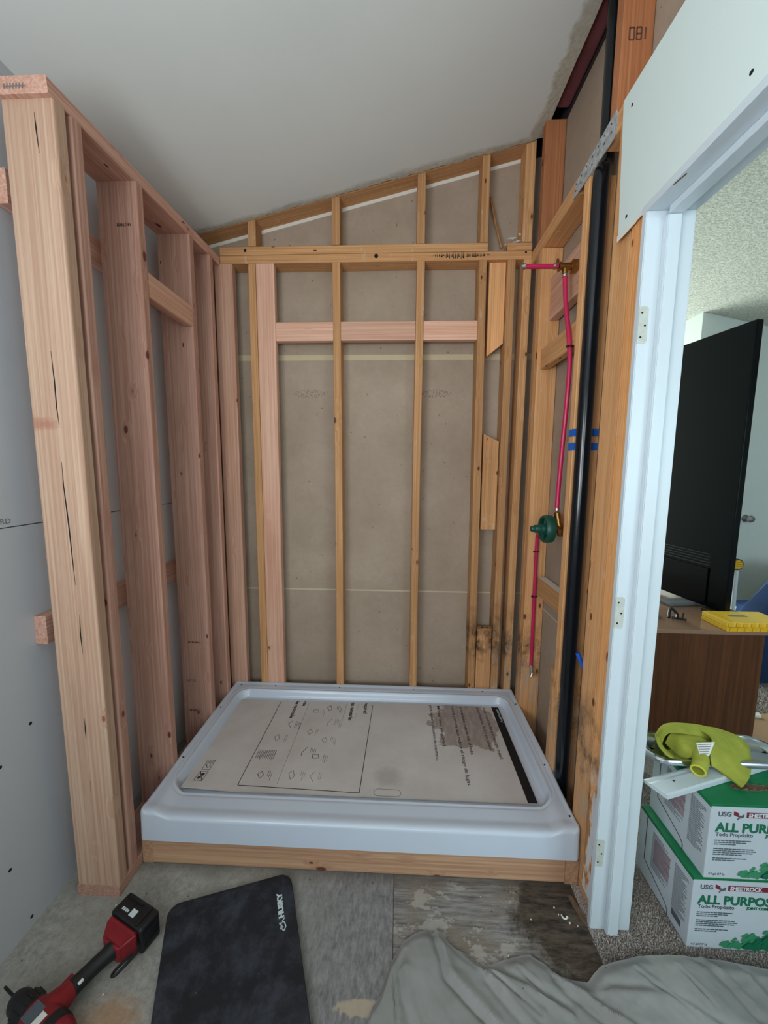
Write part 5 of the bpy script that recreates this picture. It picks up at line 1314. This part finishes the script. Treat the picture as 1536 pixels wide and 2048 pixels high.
tdir = Vector((-0.154, 0.988, 0)); tn = Vector((0.988, 0.154, 0)); O = Vector((2.500, -0.020, 0))
def slab(name, a0, a1, b0, b1, z0, z1, mat, par, bev=0.004):
    bm = bmesh.new(); bx(bm, a0, a1, b0, b1, z0, z1, bev)
    for v in bm.verts: v.co = O+tdir*v.co.x+tn*v.co.y+Vector((0, 0, v.co.z))
    return frm(bm, name, mat, par)
slab('casing', 0, 0.84, 0.0, 0.034, 0.664, 2.092, M_TV, tv)
slab('screen', 0.012, 0.828, 0.0342, 0.0352, 0.68, 2.08, M_BLKP, tv, 0)
for k, z in enumerate((0.885, 0.900, 0.915, 0.930, 0.945)): slab('vent_rib', 0.10, 0.80, -0.0025, 0.001, z, z+0.004, M_BLKP, tv, 0.0008)
slab('rear_bulge', 0.10, 0.84, -0.008, -0.0002, 0.68, 0.872, M_TV, tv, 0.003)
slab('stand_foot', 0.02, 0.10, -0.03, 0.10, 0.6435, 0.6638, M_BLKP, tv, 0.004)
ft = slab('stand_foot', 0.16, 0.24, -0.15, 0.10, 0.6435, 0.6638, M_BLKP, tv, 0.006)
ft.data.materials.clear(); ft.data.materials.append(flat('grey_foot', srgb(120, 120, 124), 0.4)); ft['label'] = 'grey stand foot'
# yellow case with compartments
yc = empty('tool_case', (2.50, -0.115, 0.643), label='yellow plastic organiser case on the front edge of the dresser', cat='case')
boxo('case_base', 2.366, 2.640, -0.196, -0.050, 0.6435, 0.664, M_YEL, yc, 0.003)
boxo('case_lid', 2.366, 2.640, -0.196, -0.050, 0.6645, 0.688, M_YEL2, yc, 0.004)
for k in range(8):
    xk = 2.380+k*0.034
    bm = bmesh.new(); bx(bm, xk, xk+0.018, -0.1995, -0.1955, 0.646, 0.662, 0.001); bx(bm, xk-0.008, xk+0.010, -0.1995, -0.1955, 0.667, 0.685, 0.001)
    frm(bm, 'compartment_rib', M_YEL, yc)
boxo('latch', 2.385, 2.398, -0.1955, -0.055, 0.6882, 0.690, M_YEL, yc)
bm = bmesh.new(); 
for k in range(6): bx(bm, 2.44+k*0.014, 2.451+k*0.014, -0.125, -0.105, 0.6882, 0.6888)
frm(bm, 'lettering', M_INKG, yc)
# small black clamp and a puck on the top
ck = empty('spring_clamp', (2.24, -0.06, 0.643), label='little black clamp lying on the dresser top', cat='clamp')
tubeo('clamp_arm', spline([(2.200, -0.06, 0.651), (2.222, -0.03, 0.672), (2.238, -0.02, 0.684), (2.252, -0.04, 0.664), (2.232, -0.07, 0.652)], 6), 0.0068, M_BLKP, ck, 8)
tubeo('clamp_arm', spline([(2.215, -0.055, 0.650), (2.245, -0.07, 0.652), (2.268, -0.085, 0.650)], 5), 0.0055, M_BLKP, ck, 8)
tubeo('clamp_screw', [(2.244, -0.088, 0.655), (2.262, -0.068, 0.680)], 0.0045, M_SCREW, ck, 8)
bm = bmesh.new(); tube(bm, [(0, 0, 0), (0, 0, 0.003), (0, 0, 0.010), (0, 0, 0.013)], 0.03, 24, radii=[0.028, 0.031, 0.031, 0.027]); o = frm(bm, 'round_coaster', flat('grey_puck', srgb(110, 108, 108), 0.4), None, True); o.location = (2.150, -0.015, 0.6432)
tag(o, 'flat round grey puck beside the black clamp on the dresser', 'puck')

# ------------------------------------------------------------------ far side of the bedroom
d2 = struct('door_2', 3.45, 4.25, 1.185, 1.1995, 0, 2.03, M_BED)
bm = bmesh.new(); tube(bm, [(3.625, 1.184, 1.007), (3.625, 1.165, 1.007), (3.625, 1.155, 1.007), (3.625, 1.135, 1.007), (3.625, 1.122, 1.007), (3.625, 1.118, 1.007)], 0.03, 20, radii=[0.03, 0.012, 0.020, 0.029, 0.022, 0.008])
frm(bm, 'door_knob', M_BRUSH, d2, True)
bd = empty('bed', (3.9, 0.8, 0), label='bed with a pale side, beyond the dresser', cat='bed')
boxo('bed_base', 3.28, 4.9, 0.50, 0.86, 0.02, 0.24, M_BED, bd, 0.02)
boxo('mattress', 3.28, 4.9, 0.50, 0.86, 0.2405, 0.42, M_BED, bd, 0.04)
bm = bmesh.new(); NX, NY = 60, 36; G = []
for j in range(NY+1):
    row = []
    for i in range(NX+1):
        x = 3.16+1.61*i/NX; y = 0.44+0.44*j/NY
        h = min(0.68, 0.474-0.36*(y-0.6)+1.3*(x-3.153-0.91*(y-0.6)))+0.05*noise.noise(Vector((x*5, y*5, 0)))+0.02*noise.noise(Vector((x*14, y*12, 3)))
        h = max(h, 0.432 if x > 3.27 else 0.26)
        if x > 4.0: h = max(0.455, h-0.6*(x-4.0))
        if j == 0 or i == 0: h = 0.03
        row.append(bm.verts.new((x, y, h)))
    G.append(row)
for j in range(NY):
    for i in range(NX): bm.faces.new((G[j][i], G[j][i+1], G[j+1][i+1], G[j+1][i]))
bl = frm(bm, 'blanket', M_BLUE, None, True); md = bl.modifiers.new('thickness', 'SOLIDIFY'); md.thickness = 0.02
tag(bl, 'rumpled dark blue blanket heaped on the bed behind the yellow case', 'blanket')
ml = empty('measuring_reel', (3.10, 0.60, 0), label='yellow and black reel on a white pole, half hidden behind the television', cat='reel')
tubeo('pole', [(3.115, 0.615, 0.0), (3.085, 0.600, 0.74)], 0.013, M_TRIM, ml, 12)
bm = bmesh.new(); tube(bm, [(3.072, 0.580, 0.772), (3.072, 0.606, 0.772)], 0.038, 24); rl = frm(bm, 'reel_case', M_BLKP, ml, True)
bm = bmesh.new(); tube(bm, [(3.072, 0.576, 0.772), (3.072, 0.5795, 0.772)], 0.031, 24); fc = frm(bm, 'reel_face', M_YEL, rl, True)
for k in range(4):
    bm = bmesh.new(); bx(bm, 3.045, 3.099, 0.5742, 0.5758, 0.750+k*0.013, 0.753+k*0.013); frm(bm, 'grille_bar', M_BLKP, rl)
bm = bmesh.new(); prism(bm, [(0, 0), (0.34, 0.05), (0.32, 0.26), (-0.02, 0.22)], 0, 0.03); o = frm(bm, 'cardboard_piece', flat('brown_cardboard', srgb(178, 142, 108), 0.8, var=0.1)); o.location = (2.63, -0.14, 0.008)
tag(o, 'flat piece of brown cardboard on the carpet right of the dresser', 'cardboard')
bm = bmesh.new(); prism(bm, [(0, 0), (0.05, -0.01), (0.11, 0.03), (0.16, 0.02), (0.17, 0.05), (0.10, 0.06), (0.04, 0.03), (-0.01, 0.04)], 0, 0.012); o = frm(bm, 'paper_wad', M_PAPER); o.location = (2.68, 0.05, 0.0385)
tag(o, 'crumpled white paper on top of the brown cardboard', 'paper')
bm = bmesh.new(); prism(bm, [(0, 0), (0.30, -0.10), (0.34, 0.02), (0.05, 0.10)], 0, 0.012); o = frm(bm, 'white_panel', M_TRIM); o.location = (2.600, -0.275, 0.012)
tag(o, 'pale white panel scrap on the carpet in front of the cardboard', 'panel')
